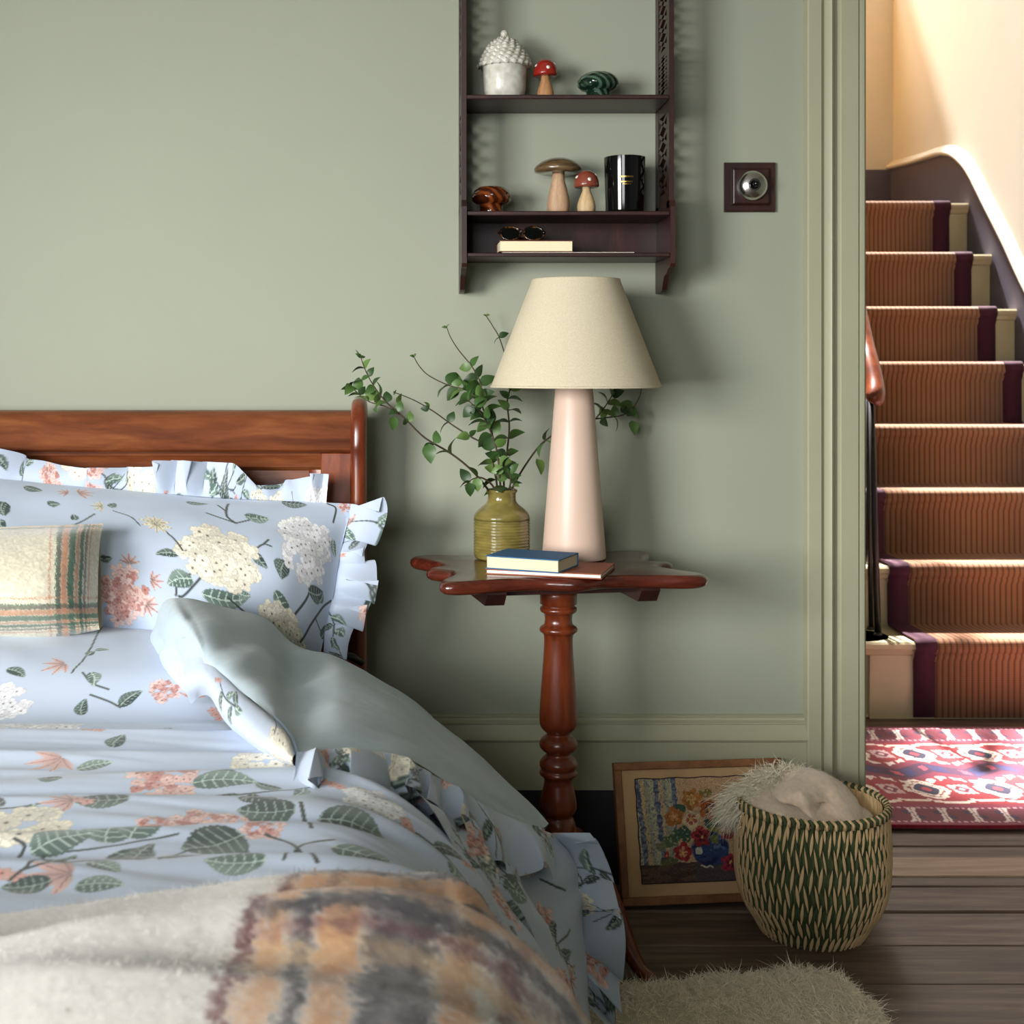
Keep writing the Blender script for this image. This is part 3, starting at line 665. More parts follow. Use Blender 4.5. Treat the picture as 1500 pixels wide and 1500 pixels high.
# ---- turned-back corner of the duvet, plain reverse side up
def zz(x, y, z): return PZ(x, y, z)
flap_c = [
 # rows run from behind the upper silhouette to the lower edge; columns from the twist at the left to the floor side
 [P(212,980,2.22), P(236,912,2.17), P(275,905,2.18), P(330,915,2.2), P(385,935,2.22), P(432,965,2.22), P(500,995,2.22), P(590,1045,2.22), P(672,1112,2.2), P(738,1170,2.16), P(790,1228,2.1)],
 [P(214,985,2.15), P(236,893,2.06), P(268,877,2.06), P(325,889,2.1), P(387,907,2.12), P(433,944,2.11), P(500,964,2.12), P(590,1017,2.12), P(680,1088,2.08), P(750,1148,2.05), P(802,1209,2.0)],
 [P(226,1000,2.04), P(250,908,1.95), P(285,905,1.92), P(335,915,1.95), P(388,940,1.96), P(425,985,1.97), P(500,990,1.90), P(590,1036,1.93), P(675,1100,1.95), P(745,1155,1.96), P(800,1210,1.97)],
 [P(240,1012,1.99), P(270,932,1.88), P(300,940,1.83), P(340,950,1.84), P(388,980,1.83), P(425,1022,1.79), P(500,1030,1.75), P(592,1062,1.80), P(670,1115,1.85), P(738,1164,1.90), P(798,1211,1.95)],
 [P(256,1028,1.96), P(288,954,1.84), P(304,968,1.79), P(343,985,1.75), P(391,1018,1.70), P(432,1062,1.64), P(502,1068,1.65), P(592,1088,1.72), P(665,1132,1.78), P(729,1174,1.85), P(795,1212,1.93)],
 [P(268,1040,1.94), P(295,970,1.83), P(306,988,1.78), P(345,1008,1.71), P(395,1047,1.635), P(433,1099,1.545), P(500,1098,1.60), P(590,1109,1.66), P(660,1149,1.72), P(720,1186,1.81), P(792,1214,1.92)]]
FG = loft(flap_c, 210, 330)
U, V = metric_uv(FG); n = normals(FG); n *= np.where(n[..., 1:2] > .3, -1, 1)
n = np.where((n[..., 2:3] < 0), -n, n)
env = np.sin(np.linspace(0, PI, FG.shape[0]))[:, None]**.5
fold = .006*(fbm(U*5+V*3, V*4-U*2, 41, 3)-.5)*2+.0035*np.sin(U*46+V*30+3*vnoise(U*6, V*6, 5))*vnoise(U*7, V*7, 3)*sstep(.1, .3, U)+.0014*(fbm(U*22+V*30, V*14-U*16, 45, 3)-.5)*2
twist = (1-sstep(.05, .14, U))*.007*np.sin(U*62+V*22+1.0)
FG = FG+n*((fold+twist)*env)[..., None]
pf = Print(FG, U, V, SAGE)
tw = (1-sstep(.07, .12, U))[..., None]; pf.C = pf.C*(1-tw)+np.array((178., 196, 224))*tw
pf.C *= (.985+.03*fbm(U*40, V*160, 8))[..., None]
fo = grid('turned_back_corner', FG, M['plain'], duv, pf.linear(), label='plain grey-blue reverse side of the duvet')
# rolled printed edge beside the plain side
roll_c = [[P(276,958,1.90), P(302,962,1.84), P(345,1000,1.76), P(392,1042,1.68), P(424,1075,1.61), P(435,1108,1.56)],
          [P(272,972,1.86), P(299,968,1.80), P(338,1003,1.715), P(384,1043,1.635), P(418,1075,1.565), P(433,1104,1.53)],
          [P(268,990,1.83), P(296,985,1.765), P(325,1020,1.69), P(366,1058,1.61), P(402,1088,1.545), P(428,1110,1.515)],
          [P(272,1012,1.83), P(298,1005,1.76), P(322,1042,1.69), P(360,1078,1.61), P(398,1104,1.545), P(428,1118,1.52)],
          [P(280,1030,1.87), P(304,1020,1.80), P(330,1058,1.73), P(368,1090,1.65), P(402,1112,1.58), P(432,1122,1.55)]]
RG = loft(roll_c, 70, 160); U, V = metric_uv(RG); n = normals(RG); RG = RG+n*(.004*(fbm(U*14, V*9, 51, 3)-.5))[..., None]
p = Print(RG, U, V); px_items(p, [('cream', 412, 1085, .03), ('twig', 322, 1000, 10, .7), ('leaf', 345, 1012, 40, .03, .012), ('stem', 0, 0, [(395, 1045), (405, 1060), (402, 1075)])], rg2)
grid('rolled_edge', RG, M['cloth'], duv, p.linear())
MB().tube(cr(np.array([P(300,962,1.82), P(345,1001,1.735), P(392,1042,1.655), P(424,1076,1.585), P(435,1105,1.54)]), 40), .0028, 8).build('piping', mat('blue_piping', lin(178,196,220), .85), duv, smooth=True)
# frill along the lower edge of the turned-back corner
seam = [P(434,1102,1.535), P(470,1098,1.57), P(500,1097,1.595), P(545,1100,1.63), P(590,1108,1.655), P(625,1130,1.69), P(660,1148,1.715), P(692,1168,1.76), P(722,1186,1.805), P(760,1202,1.87), P(797,1213,1.93)]
k_ = len(seam); sm = np.array(seam)
outd = [(.05, -.8, -.22)]*2+[(.05, -.85, -.28)]*2+[(.02, -.85, -.40)]*3+[(.15, -.8, -.6)]*2+[(.3, -.75, -.5)]*2
upd = [(.1, .2, 1)]*3+[(.35, -.1, 1)]*5+[(.4, -.3, .9)]*3
ruffle('hem_frill', duv, seam, outd, upd, .084, .019, 6.4, 61)
# hanging side of the duvet below the turned-back corner, and its frill
side_c = [
 [P(575,1120,1.66), P(640,1150,1.75), P(700,1180,1.83), P(760,1203,1.90), P(815,1222,1.96)],
 [P(600,1150,1.58), P(668,1195,1.68), P(728,1228,1.78), P(788,1254,1.87), P(840,1278,1.95)],
 [P(650,1215,1.47), P(706,1265,1.60), P(760,1300,1.73), P(808,1328,1.84), P(852,1345,1.93)],
 [P(712,1315,1.40), P(752,1350,1.55), P(795,1378,1.68), P(830,1398,1.80), P(856,1408,1.90)],
 [P(790,1430,1.34), P(810,1450,1.50), P(830,1465,1.64), P(850,1472,1.76), P(868,1474,1.86)],
 [P(860,1560,1.30), P(850,1545,1.46), P(855,1535,1.60), P(862,1525,1.72), P(872,1515,1.82)]]
SG = loft(side_c, 190, 170); U, V = metric_uv(SG); n = normals(SG); n = np.where(n[..., 1:2] > 0, -n, n)
SG = SG+n*(.014*(fbm(U*5+V*7, V*3-U*4, 71, 3)-.5)*2+.011*np.sin(U*30-V*26+2*vnoise(U*4, V*4, 2))*sstep(0, .1, U)*vnoise(U*3+3, V*3, 8))[..., None]
p = Print(SG, U, V); rg3 = np.random.default_rng(5); p.scatter(58, .13, .8)
px_items(p, [('leaf', 740, 1285, 20, .06, .034, 1), ('stem', 0, 0, [(790, 1288), (812, 1298), (828, 1305)]), ('leaf', 812, 1350, 110, .04, .018), ('stem', 0, 0, [(815, 1390), (825, 1375), (835, 1362)]), ('white', 770, 1245, .05), ('twig', 690, 1225, 60, 1), ('twig', 700, 1260, 30, .8), ('leaf', 752, 1335, 80, .04, .02), ('sprig', 700, 1230, 'pink', 30, .7), ('twig', 800, 1410, 60, .8)], rg3)
grid('hanging_side', SG, M['cloth'], duv, p.linear())
seam = [P(808,1220,1.95), P(828,1245,1.965), P(842,1280,1.95), P(850,1315,1.935), P(854,1350,1.925), P(853,1385,1.905), P(852,1415,1.895), P(856,1445,1.88), P(864,1475,1.86)]
outd = [(.75, -.1, .05), (.9, -.1, .03), (.95, -.1, -.02), (1, -.1, -.1), (1, -.1, -.15), (.9, -.1, -.35), (.7, -.15, -.5), (.6, -.15, -.5), (.5, -.15, -.5)]
ruffle('hem_frill', duv, seam, outd, [(.1, -1, .35)]*9, .060, .019, 3.4, 83)

# ---- pillow with frilled edges
pil_c = [
 [P(-200,690,2.37), P(-60,696,2.37), P(60,708,2.37), P(180,718,2.37), P(300,728,2.37), P(400,733,2.37), P(470,736,2.375), P(516,738,2.38)],
 [P(-205,712,2.33), P(-60,716,2.32), P(60,726,2.315), P(180,735,2.315), P(300,744,2.32), P(400,748,2.33), P(468,752,2.35), P(512,756,2.37)],
 [P(-205,780,2.24), P(-60,782,2.22), P(60,786,2.215), P(180,790,2.215), P(300,794,2.225), P(400,797,2.25), P(460,800,2.29), P(500,802,2.34)],
 [P(-205,860,2.19), P(-60,860,2.17), P(60,862,2.165), P(180,864,2.165), P(300,866,2.18), P(395,868,2.21), P(448,868,2.26), P(490,866,2.32)],
 [P(-205,930,2.19), P(-60,930,2.17), P(60,930,2.165), P(180,930,2.165), P(300,930,2.18), P(385,928,2.21), P(440,924,2.25), P(478,918,2.31)],
 [P(-205,980,2.25), P(-60,985,2.23), P(60,985,2.22), P(180,985,2.22), P(300,985,2.23), P(385,982,2.25), P(432,976,2.27), P(468,965,2.31)]]
PG = loft(pil_c, 230, 560); U, V = metric_uv(PG); n = normals(PG); n = np.where(n[..., 1:2] > 0, -n, n)
env = np.sin(np.linspace(0.02, PI-.02, PG.shape[0]))[:, None]**.4*np.sin(np.linspace(.1, PI-.02, PG.shape[1]))[None]**.3
PG = PG+n*((.010*(fbm(U*5+V*2, V*6, 91, 3)-.5)*2+.004*np.sin(V*45+U*18)*vnoise(U*5, V*3, 9))*env)[..., None]
p = Print(PG, U, V); rg4 = np.random.default_rng(12)
# on the pillow angles run the other way up: -90 = towards the top edge
px_items(p, [
 ('stem', 0, 0, [(300, 840), (288, 852), (270, 872), (262, 874)], .0024), ('stem', 0, 0, [(300, 835), (262, 848), (258, 872)], .002), ('leaf', 283, 848, 158, .045, .03, 1), ('leaf', 295, 870, -8, .075, .03, 1), ('leaf', 345, 866, 0, .025, .014, 1),
 ('leaf', 262, 812, 175, .038, .016), ('leaf', 370, 808, 50, .03, .018), ('stem', 0, 0, [(372, 806), (386, 797), (398, 800)]), ('stem', 0, 0, [(386, 797), (394, 790)]), ('cream', 322, 808, .054), ('cream', 335, 830, .04), ('cream', 300, 812, .04),
 ('stem', 0, 0, [(240, 776), (256, 790), (268, 806)]), ('lily', 228, 766, 200, .028, (236, 226, 196)), ('lily', 228, 766, 20, .028, (236, 226, 196)), ('lily', 230, 768, 100, .022, (238, 230, 204)),
 ('stem', 0, 0, [(448, 840), (452, 870), (428, 905)], .0022), ('leaf', 452, 866, -20, .042, .026), ('leaf', 402, 864, 40, .055, .03, 1), ('leaf', 418, 822, 110, .034, .026), ('white', 450, 795, .046), ('white', 445, 815, .04), ('white', 458, 785, .036),
 ('pink', 182, 868, .036), ('pink', 176, 880, .03), ('lily', 190, 826, -90, .022), ('lily', 220, 850, 0, .022), ('lily', 215, 885, 30, .022), ('pink', 146, 862, .02), ('leaf', 145, 818, -10, .022, .014),
 ('stem', 0, 0, [(345, 767), (332, 755), (335, 738)], .003), ('stem', 0, 0, [(345, 767), (322, 758), (302, 751)], .0022), ('stem', 0, 0, [(332, 750), (318, 740)], .002), ('stem', 0, 0, [(345, 767), (365, 762), (375, 760)], .0016), ('leaf', 358, 756, -5, .042, .024, 1), ('leaf', 412, 735, 10, .045, .03), ('leaf', 272, 735, 10, .04, .016),
 ('leaf', 35, 712, 20, .035, .024), ('leaf', 68, 736, 0, .024, .016), ('lily', 115, 722, -20, .03), ('lily', 100, 722, 190, .02), ('leaf', 108, 762, -90, .02, .014), ('stem', 0, 0, [(105, 770), (122, 762), (138, 753)]), ('lily', 150, 742, 180, .022, (236, 226, 196)), ('leaf', 158, 742, -40, .02, .012),
 ('stem', 0, 0, [(165, 748), (190, 756), (205, 770)], .001), ('leaf', 5, 735, 90, .04, .03), ('leaf', 0, 760, 80, .03, .02), ('cream', 412, 918, .034), ('cream', 428, 930, .03), ('stem', 0, 0, [(440, 940), (455, 915), (472, 890), (485, 880)], .0026), ('stem', 0, 0, [(462, 905), (470, 925)], .0016), ('leaf', 470, 935, -60, .028, .018), ('leaf', 468, 882, -60, .02, .012), ('leaf', 488, 790, 75, .03, .014, 1), ('stem', 0, 0, [(488, 765), (492, 745), (480, 738)]), ('pink', 508, 742, .012),
 ('stem', 0, 0, [(335, 877), (350, 890), (358, 896)]), ('twig', 60, 800, 30, .8), ('sprig', 40, 880, 'white', 100, .8)], rg4)
pil = thing('pillow', (-.5, 2.25, .5), 'large blue floral pillow with frilled edges leaning on the headboard', 'pillow')
grid('pillow_front', PG, M['cloth'], pil, p.linear())
bk = loft(pil_c, 24, 40); bk2 = bk.copy(); e2 = np.sin(np.linspace(0, PI, 24))[:, None]*np.sin(np.linspace(0, PI, 40))[None]
bk2[..., 1] = np.maximum(np.interp(np.arange(24), [0, 23], [2.37, 2.31])[:, None]+.05*e2**.6, bk[..., 1]); bk2[..., 1] = np.minimum(bk2[..., 1], 2.435); bk2[0] = bk[0]; bk2[-1] = bk[-1]; bk2[:, 0] = bk[:, 0]; bk2[:, -1] = bk[:, -1]
grid('pillow_back', bk2, mat('blue_cotton', lin(176,195,224), .85), pil)
seam = [P(-90,700,2.375), P(20,708,2.375), P(130,718,2.375), P(240,726,2.375), P(340,733,2.375), P(420,736,2.375), P(478,738,2.375)]
ruffle('frill', pil, seam, [(0, .1, 1)]*7, [(0, -1, .1)]*7, .046, .016, 7.2, 103, gather=1.9, step=.085, wvar=.42)
seam = [P(514,738,2.375), P(510,760,2.37), P(502,790,2.35), P(496,820,2.335), P(491,855,2.325), P(483,890,2.315), P(476,925,2.31), P(474,955,2.31)]
ruffle('frill', pil, seam, [(1, -.1, .1), (1, -.1, .0), (1, -.1, -.05), (1, -.1, 0), (1, -.1, -.1), (1, -.1, -.1), (1, -.1, -.1), (1, -.1, -.15)], [(.1, -1, .2)]*8, .058, .018, 4.2, 117, step=.09, wvar=.3)

# ---- tartan wool cushion
cu_c = [
 [P(-190,772,2.19), P(-60,774,2.18), P(40,771,2.175), P(110,769,2.175), P(151,767,2.18)],
 [P(-190,790,2.10), P(-60,790,2.09), P(40,788,2.085), P(105,786,2.10), P(147,790,2.16)],
 [P(-190,840,2.03), P(-60,840,2.02), P(40,840,2.02), P(102,840,2.05), P(143,842,2.12)],
 [P(-190,890,2.02), P(-60,890,2.01), P(40,890,2.01), P(102,888,2.04), P(143,888,2.10)],
 [P(-190,925,2.05), P(-60,925,2.045), P(40,924,2.05), P(105,920,2.06), P(145,917,2.08)],
 [P(-190,940,2.09), P(-60,940,2.09), P(40,938,2.085), P(105,930,2.085), P(146,922,2.085)]]
CG = loft(cu_c, 190, 330); U, V = metric_uv(CG); n = normals(CG); n = np.where(n[..., 1:2] > 0, -n, n)
CG = CG+n*(.0015*(fbm(U*60, V*60, 3, 3)-.5)+.005*(fbm(U*9, V*9, 7)-.5))[..., None]
Um = U.mean(0)[None]+0*U; Vm = V.mean(1)[:, None]+0*V; ur = Um.max()-Um; vt = Vm; vb = Vm.max()-Vm
fz = .0030*(fbm(U*520, V*520, 13, 2)-.5)*2
C = np.empty(U.shape+(3,)); C[:] = (208, 201, 180)
def bands(t, spec, wgt):
    for a, b_, c, o_ in spec:
        m = sstep(a-.0012, a+.0012, t+fz)*(1-sstep(b_-.0012, b_+.0012, t+fz))*o_*wgt
        C[:] = C*(1-m[..., None])+np.array(c, float)*m[..., None]
GR, RU, DK = (52, 86, 66), (182, 124, 92), (62, 66, 58)
spec = [(.020, .024, RU, .6), (.028, .033, DK, .6), (.036, .043, GR, .85), (.045, .050, RU, .8), (.052, .063, GR, .85), (.064, .073, RU, .85), (.074, .080, DK, .75), (.080, .082, GR, .9), (.090, .0925, RU, .7)]
bands(ur, spec, 1.0); bands(vb-.012, spec, .8); bands(vt-.0, [(.004, .008, RU, .7), (.010, .018, GR, .8), (.022, .026, DK, .6), (.034, .036, RU, .5)], .85)
C *= (.9+.2*fbm(U*300, V*300, 17, 2))[..., None]
cus = thing('tartan_cushion', (-.6, 2.1, .53), 'cream tartan wool cushion with green and rust stripes against the floral pillow', 'cushion')
M['wool'] = vcol('brushed_wool', .95, .5, 1500, .35, .0008)
grid('cushion_front', CG, M['wool'], cus, s2l(np.clip(C, 0, 255)))
cb = loft(cu_c, 20, 24); e2 = np.sin(np.linspace(0, PI, 20))[:, None]*np.sin(np.linspace(0, PI, 24))[None]
cb[..., 1] = np.interp(np.arange(20), [0, 19], [2.18, 2.088])[:, None]+.02*e2
grid('cushion_back', cb, mat('cream_wool', lin(214,204,178), .95), cus)

# ---- brushed wool throw across the foot of the bed
nb, nc = 560, 340
sb = np.linspace(-.72, .50, nb); tb_ = np.linspace(0, 1, nc)
S, T = np.meshgrid(sb, tb_)
ye = np.interp(S, [-.8, -.33, -.2, -.08, .1, .3, .5], [1.055, 1.083, 1.142, 1.158, 1.175, 1.185, 1.185])+.006*np.sin(S*14)
Y = ye-(ye-.62)*T
X, Z, nx_, nz_ = top_form(S, Y, .235, 62)
dist_e = (ye-Y)
th_ = .022*(1-np.exp(-dist_e/.018))
# soft folds running across the throw
yf1 = np.interp(S, [-.8, -.28, -.14, -.04, .05, .2, .5], [.915, .92, .972, .998, 1.018, 1.028, 1.028]); d1 = (yf1-Y)
th_ = th_+.030*sstep(-.010, .028, d1)*(1-.55*sstep(.03, .15, d1))*(1-.6*sstep(.0, .16, S))
th_ = th_+.007*np.exp(-((Y-ye+.045-.02*np.sin(S*7))/.03)**2)*sstep(-.5, -.1, S)
th_ = th_+.016*(fbm(S*5+Y*2, Y*7, 131, 2)-.5)+.0008*(fbm(S*160, Y*160, 133, 2)-.5)
th_ = th_+.014*np.exp(-((S-.04+.5*(Y-1.1))/.028)**2)*sstep(.95, 1.08, Y)
for y0_, sl_, am_, wd_ in ((.915, .22, .024, .042), (.83, .12, .020, .05), (1.045, .16, .004, .03)):
    dl = (Y-y0_-sl_*(S+.33)-.012*np.sin(S*9+y0_*20))/wd_; th_ = th_+am_*np.exp(-np.where(dl > 0, dl*1.8, dl*.8)**2)*(1-.7*sstep(-.02, .15, S))
TG = np.stack([X+nx_*th_, Y, Z+nz_*th_], 2); TG[..., 2] = np.maximum(TG[..., 2], .03)
n = normals(TG)
C = np.empty(S.shape+(3,)); C[:] = (212, 209, 203)
fz = .009*(fbm(S*26, Y*26, 141, 2)-.5)*2+.007*(fbm(S*260, Y*260, 142, 2)-.5)*2
def bnd(t, a, b_, c, o_):
    m = sstep(a-.006, a+.006, t+fz)*(1-sstep(b_-.006, b_+.006, t+fz))*o_*(.35+.5*fbm(S*150, Y*150, int(abs(a)*1000)+3, 2)+.5*vnoise(S*22, Y*22, int(abs(a)*999)+7))
    m = np.clip(m, 0, 1); C[:] = C*(1-m[..., None])+np.array(c, float)*m[..., None]
lon = S+.08*(1.05-Y)-.028
MA, OR, BK, TN = (98, 60, 60), (188, 138, 96), (54, 50, 54), (206, 168, 122)
for a, b_, c, o_ in ((-.132, -.121, MA, .95), (-.117, -.098, OR, .8), (-.094, -.082, BK, .95), (-.077, -.050, OR, .95), (-.046, -.010, BK, .95), (-.005, .016, OR, .9), (.032, .041, MA, .8), (.078, .087, BK, .7), (.106, .114, BK, .7)): bnd(lon, a, b_, c, o_)
tr_ = (ye-Y)
right = sstep(-.15, -.09, lon)
for a, b_, c, o_ in ((.010, .019, MA, .8), (.022, .040, OR, .8), (.044, .056, BK, .9), (.060, .080, OR, .85), (.084, .098, BK, .95), (.104, .111, MA, .8), (.138, .152, BK, .8), (.156, .172, (226, 222, 214), .8), (.176, .198, OR, .7), (.203, .220, BK, .85), (.226, .236, MA, .7), (.242, .26, TN, .6)): bnd(tr_, a, b_, c, o_*right)
C *= (.96+.08*fbm(S*240, Y*240, 151, 2))[..., None]
Clin = s2l(np.clip(C, 0, 255))
thr = thing('wool_throw', (-.2, .9, .4), 'cream brushed wool throw with brown and black checks across the duvet', 'blanket')
grid('throw_cloth', TG, M['wool'], thr, Clin)
def strands(name, parent, Pp, Nn, Ll, wd, m, seed, col=None, lean=.6, droop=.3, seg=3, kind='stuff', flow=None):
    """short tapering fibres as real ribbons"""
    r = np.random.default_rng(seed); n_ = len(Pp); rnd = r.normal(size=(n_, 3)); rnd /= np.linalg.norm(rnd, axis=1)[:, None]
    D = Nn+lean*rnd+(0 if flow is None else flow); D /= np.linalg.norm(D, axis=1)[:, None]
    B = r.normal(size=(n_, 3)); B -= D*np.sum(B*D, 1)[:, None]; B /= np.linalg.norm(B, axis=1)[:, None]
    bend = r.normal(size=(n_, 3))*.35; bend[:, 2] -= droop
    ts = np.linspace(0, 1, seg+1); Vs = []
    for t in ts[:-1]:
        c = Pp+D*(Ll*t)[:, None]+bend*(Ll*t*t)[:, None]; wv = wd*(1-.75*t); Vs += [c-B*wv/2, c+B*wv/2]
    Vs.append(Pp+D*Ll[:, None]+bend*Ll[:, None])
    A = np.stack(Vs, 1); k = A.shape[1]; base = np.arange(n_)*k
    tris = []
    for q in range(seg-1): a = 2*q; tris += [(a, a+1, a+3), (a, a+3, a+2)]
    tris.append((k-3, k-2, k-1)); Tt = (base[:, None, None]+np.array(tris)[None]).reshape(-1, 3)
    V_ = A.reshape(-1, 3); b0 = ORG[parent.name]
    me = bpy.data.meshes.new(name); me.vertices.add(len(V_)); me.vertices.foreach_set('co', (V_-b0).astype(np.float32).ravel())
    me.loops.add(len(Tt)*3); me.loops.foreach_set('vertex_index', Tt.astype(np.int32).ravel())
    me.polygons.add(len(Tt)); me.polygons.foreach_set('loop_start', (np.arange(len(Tt))*3).astype(np.int32)); me.update(calc_edges=True)
    if col is not None:
        at = me.color_attributes.new('Col', 'FLOAT_COLOR', 'POINT'); c4 = np.ones((len(V_), 4), np.float32); c4[:, :3] = np.repeat(col, k, 0); at.data.foreach_set('color', c4.ravel())
    me.materials.append(m); o = new_obj(name, me, parent, b0); o['kind'] = kind; return o
r = np.random.default_rng(3); ii = r.integers(0, nc-1, 30000); jj = r.integers(0, nb-1, 30000)
nn_ = n[ii, jj]; nn_ = np.where(nn_[:, 2:3] < 0, -nn_, nn_)
strands('wool_nap', thr, TG[ii, jj], nn_, r.uniform(.003, .0075, 30000), .0005, M['wool'], 4, Clin[ii, jj], 1.3, .3, 2)

# ------------------------------------------------------------------ tripod table
TC = np.array([.243, 2.327]); TZ = .636; tang = math.radians(9.5)
ca, sa = math.cos(tang), math.sin(tang)
def tw(a, b): return (TC[0]+a*ca-b*sa, TC[1]+a*sa+b*ca)
tbl = thing('tripod_table', (TC[0], TC[1], 0), 'mahogany tripod side table with a shaped top and turned column', 'table')
hw, hd = .222, .158
def outline():
    """serpentine top: corner lobes and shallow bays"""
    q = [(-hw+.02, -hd-.004), (-hw*.55, -hd+.012), (-hw*.25, -hd+.016), (0, -hd-.004), (hw*.25, -hd+.016), (hw*.55, -hd+.012), (hw-.025, -hd-.004), (hw, -hd+.02),
         (hw-.028, -hd*.5), (hw-.040, -hd*.2), (hw-.006, 0), (hw-.040, hd*.25), (hw-.03, hd*.5), (hw, hd-.02), (hw-.025, hd+.004), (hw*.5, hd-.014), (hw*.2, hd-.016), (0, hd+.002), (-hw*.25, hd-.016), (-hw*.55, hd-.012),
         (-hw+.025, hd+.004), (-hw, hd-.02), (-hw+.028, hd*.5), (-hw+.036, hd*.2), (-hw+.004, 0), (-hw+.036, -hd*.25), (-hw+.030, -hd*.5), (-hw, -hd+.02)]
    q = np.array(q); k = len(q); t = np.linspace(0, k, k*6, endpoint=False); E_ = np.vstack([q[-1:], q, q[:3]]); i = np.floor(t).astype(int); f = (t-i)[:, None]
    a, b_, c, d = E_[i], E_[i+1], E_[i+2], E_[i+3]
    return .5*((2*b_)+(-a+c)*f+(2*a-5*b_+4*c-d)*f*f+(-a+3*b_-3*c+d)*f**3)
ol = outline(); cen = np.zeros(2); n_ = len(ol)
rings = []
for sh, z in ((.014, TZ-.022), (.008, TZ-.021), (.002, TZ-.017), (0, TZ-.012), (.001, TZ-.007), (.005, TZ-.003), (.011, TZ-.0005), (.016, TZ)):
    dd = ol/np.linalg.norm(ol, axis=1)[:, None]; rings.append([(*tw(*(p-e*sh)), z) for p, e in zip(ol, dd)])
tm = MB(); V = [v for r_ in rings for v in r_]; k = len(rings)
Fs = [(i*n_+j, i*n_+(j+1) % n_, (i+1)*n_+(j+1) % n_, (i+1)*n_+j) for i in range(k-1) for j in range(n_)]+[tuple(range(n_))[::-1], tuple((k-1)*n_+j for j in range(n_))]
tm.add(V, Fs).build('table_top', M['mahog_top'], tbl, auto=50)
for a_ in (-.128, .128):
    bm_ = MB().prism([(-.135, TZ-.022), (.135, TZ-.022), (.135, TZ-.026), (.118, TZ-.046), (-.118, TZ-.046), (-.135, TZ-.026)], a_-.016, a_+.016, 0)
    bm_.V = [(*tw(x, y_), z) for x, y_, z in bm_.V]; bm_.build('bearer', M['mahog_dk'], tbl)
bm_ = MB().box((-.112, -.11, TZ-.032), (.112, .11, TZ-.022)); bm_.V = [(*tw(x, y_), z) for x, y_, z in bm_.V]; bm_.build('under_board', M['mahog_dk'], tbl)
prof = []
def zc_(Y_): return CAMZ-((860+Y_/4.05)-HY)/F*2.327
pf_ = [(20,108),(40,110),(96,110),(100,104),(106,96),(112,98),(120,108),(132,110),(144,106),(152,92),(160,84),(190,80),(218,84),(226,92),(234,106),(246,113),(260,111),(270,98),(280,88),(310,85),(400,88),(500,95),(600,103),(700,110),(760,114),(800,113),(830,104),(850,86),(860,74),(866,66),(876,72),(886,88),(904,106),(930,114),(952,108),(972,88),(982,72),(990,70),(1000,80),(1010,92),(1030,108),(1050,113),(1068,108),(1078,98),(1086,104),(1098,112),(1110,110),(1124,92),(1140,82),(1170,86),(1220,98),(1280,109),(1310,108),(1335,96),(1350,82),(1358,78),(1368,88),(1390,98),(1420,104),(1460,108),(1520,110),(1760,110),(1790,100),(1800,60)]
prof = [(hw_/4.05*2.327/F, zc_(Y_)) for Y_, hw_ in pf_][::-1]
cx = (818-HX)/F*2.327
MB().lathe(prof, 48, (cx, 2.327, 0)).build('column', M['mahog'], tbl, smooth=True)
toe = np.array([(952-HX)/F*2.15, 2.15]); a0 = math.atan2(toe[1]-2.327, toe[0]-cx)
for k in range(3):
    a = a0+k*2*PI/3; dx, dy = math.cos(a), math.sin(a)
    pr_ = [(.012, .135), (.05, .150), (.095, .135), (.135, .090), (.168, .042), (.195, .017), (.222, .010)]
    pts = cr(np.array([(cx+dx*q, 2.327+dy*q, z) for q, z in pr_]), 30)
    MB().tube(pts, np.interp(np.linspace(0, 1, 30), [0, .3, .7, .9, 1], [.026, .022, .014, .0105, .009]), 12).build('leg', M['mahog'], tbl, smooth=True)

# ------------------------------------------------------------------ lamp
LX, LY = .289, 2.40
lp = thing('table_lamp', (LX, LY, TZ), 'tall pink tapered table lamp with a cream linen shade on the tripod table', 'lamp')
pk = painted('pale_pink_lacquer', lin(212,185,167), .38, .02, 6, .03)
MB().lathe([(.052, 0), (.0555, .002), (.056, .006), (.0315, .318), (.030, .322), (0, .322)], 64, (LX, LY, TZ)).build('lamp_base', pk, lp, auto=40)
LS = LX+.003; zs0, zs1 = .938, 1.126
lm = mat('linen_shade', lin(214,200,164), .9); v = tex_coord(lm, (1,1,1)); nA = noise(lm, tex_coord(lm, (300,300,1200)), 1.0, 3); nB = noise(lm, tex_coord(lm, (1200,1200,60)), 1.0, 2)
setc(lm, mixc(lm, .5, ramp(lm, nA, [(.3, lin(184,172,144)), (.7, lin(214,204,178))]), ramp(lm, nB, [(.3, lin(190,178,150)), (.7, lin(216,206,182))]))); bump(lm, nA, .3, .0006)
sh = MB().lathe([(.1492, zs0), (.077, zs1), (.0755, zs1), (.1476, zs0), (.1492, zs0)], 96, (LS, LY, 0), False).build('lamp_shade', lm, lp, auto=40)
MB().lathe([(.1503, zs0-.001), (.1503, zs0+.003), (.1482, zs0+.003), (.1482, zs0-.001), (.1503, zs0-.001)], 96, (LS, LY, 0), False).build('shade_rim', lm, lp, smooth=True)
MB().lathe([(.0778, zs1-.003), (.0778, zs1+.0008), (.075, zs1+.0008), (.075, zs1-.003), (.0778, zs1-.003)], 96, (LS, LY, 0), False).build('shade_rim', lm, lp, smooth=True)
hb = MB().lathe([(.012, .95), (.012, .985), (.018, .99), (.018, 1.02), (0, 1.03)], 20, (LX, LY, 0))
for k in range(3):
    a = 2*PI*k/3; hb.tube([(LX, LY, 1.0), (LS+.117*math.cos(a), LY+.117*math.sin(a), 1.01)], .0015, 6)
hb.build('bulb_holder', M['chrome'], lp, smooth=True)

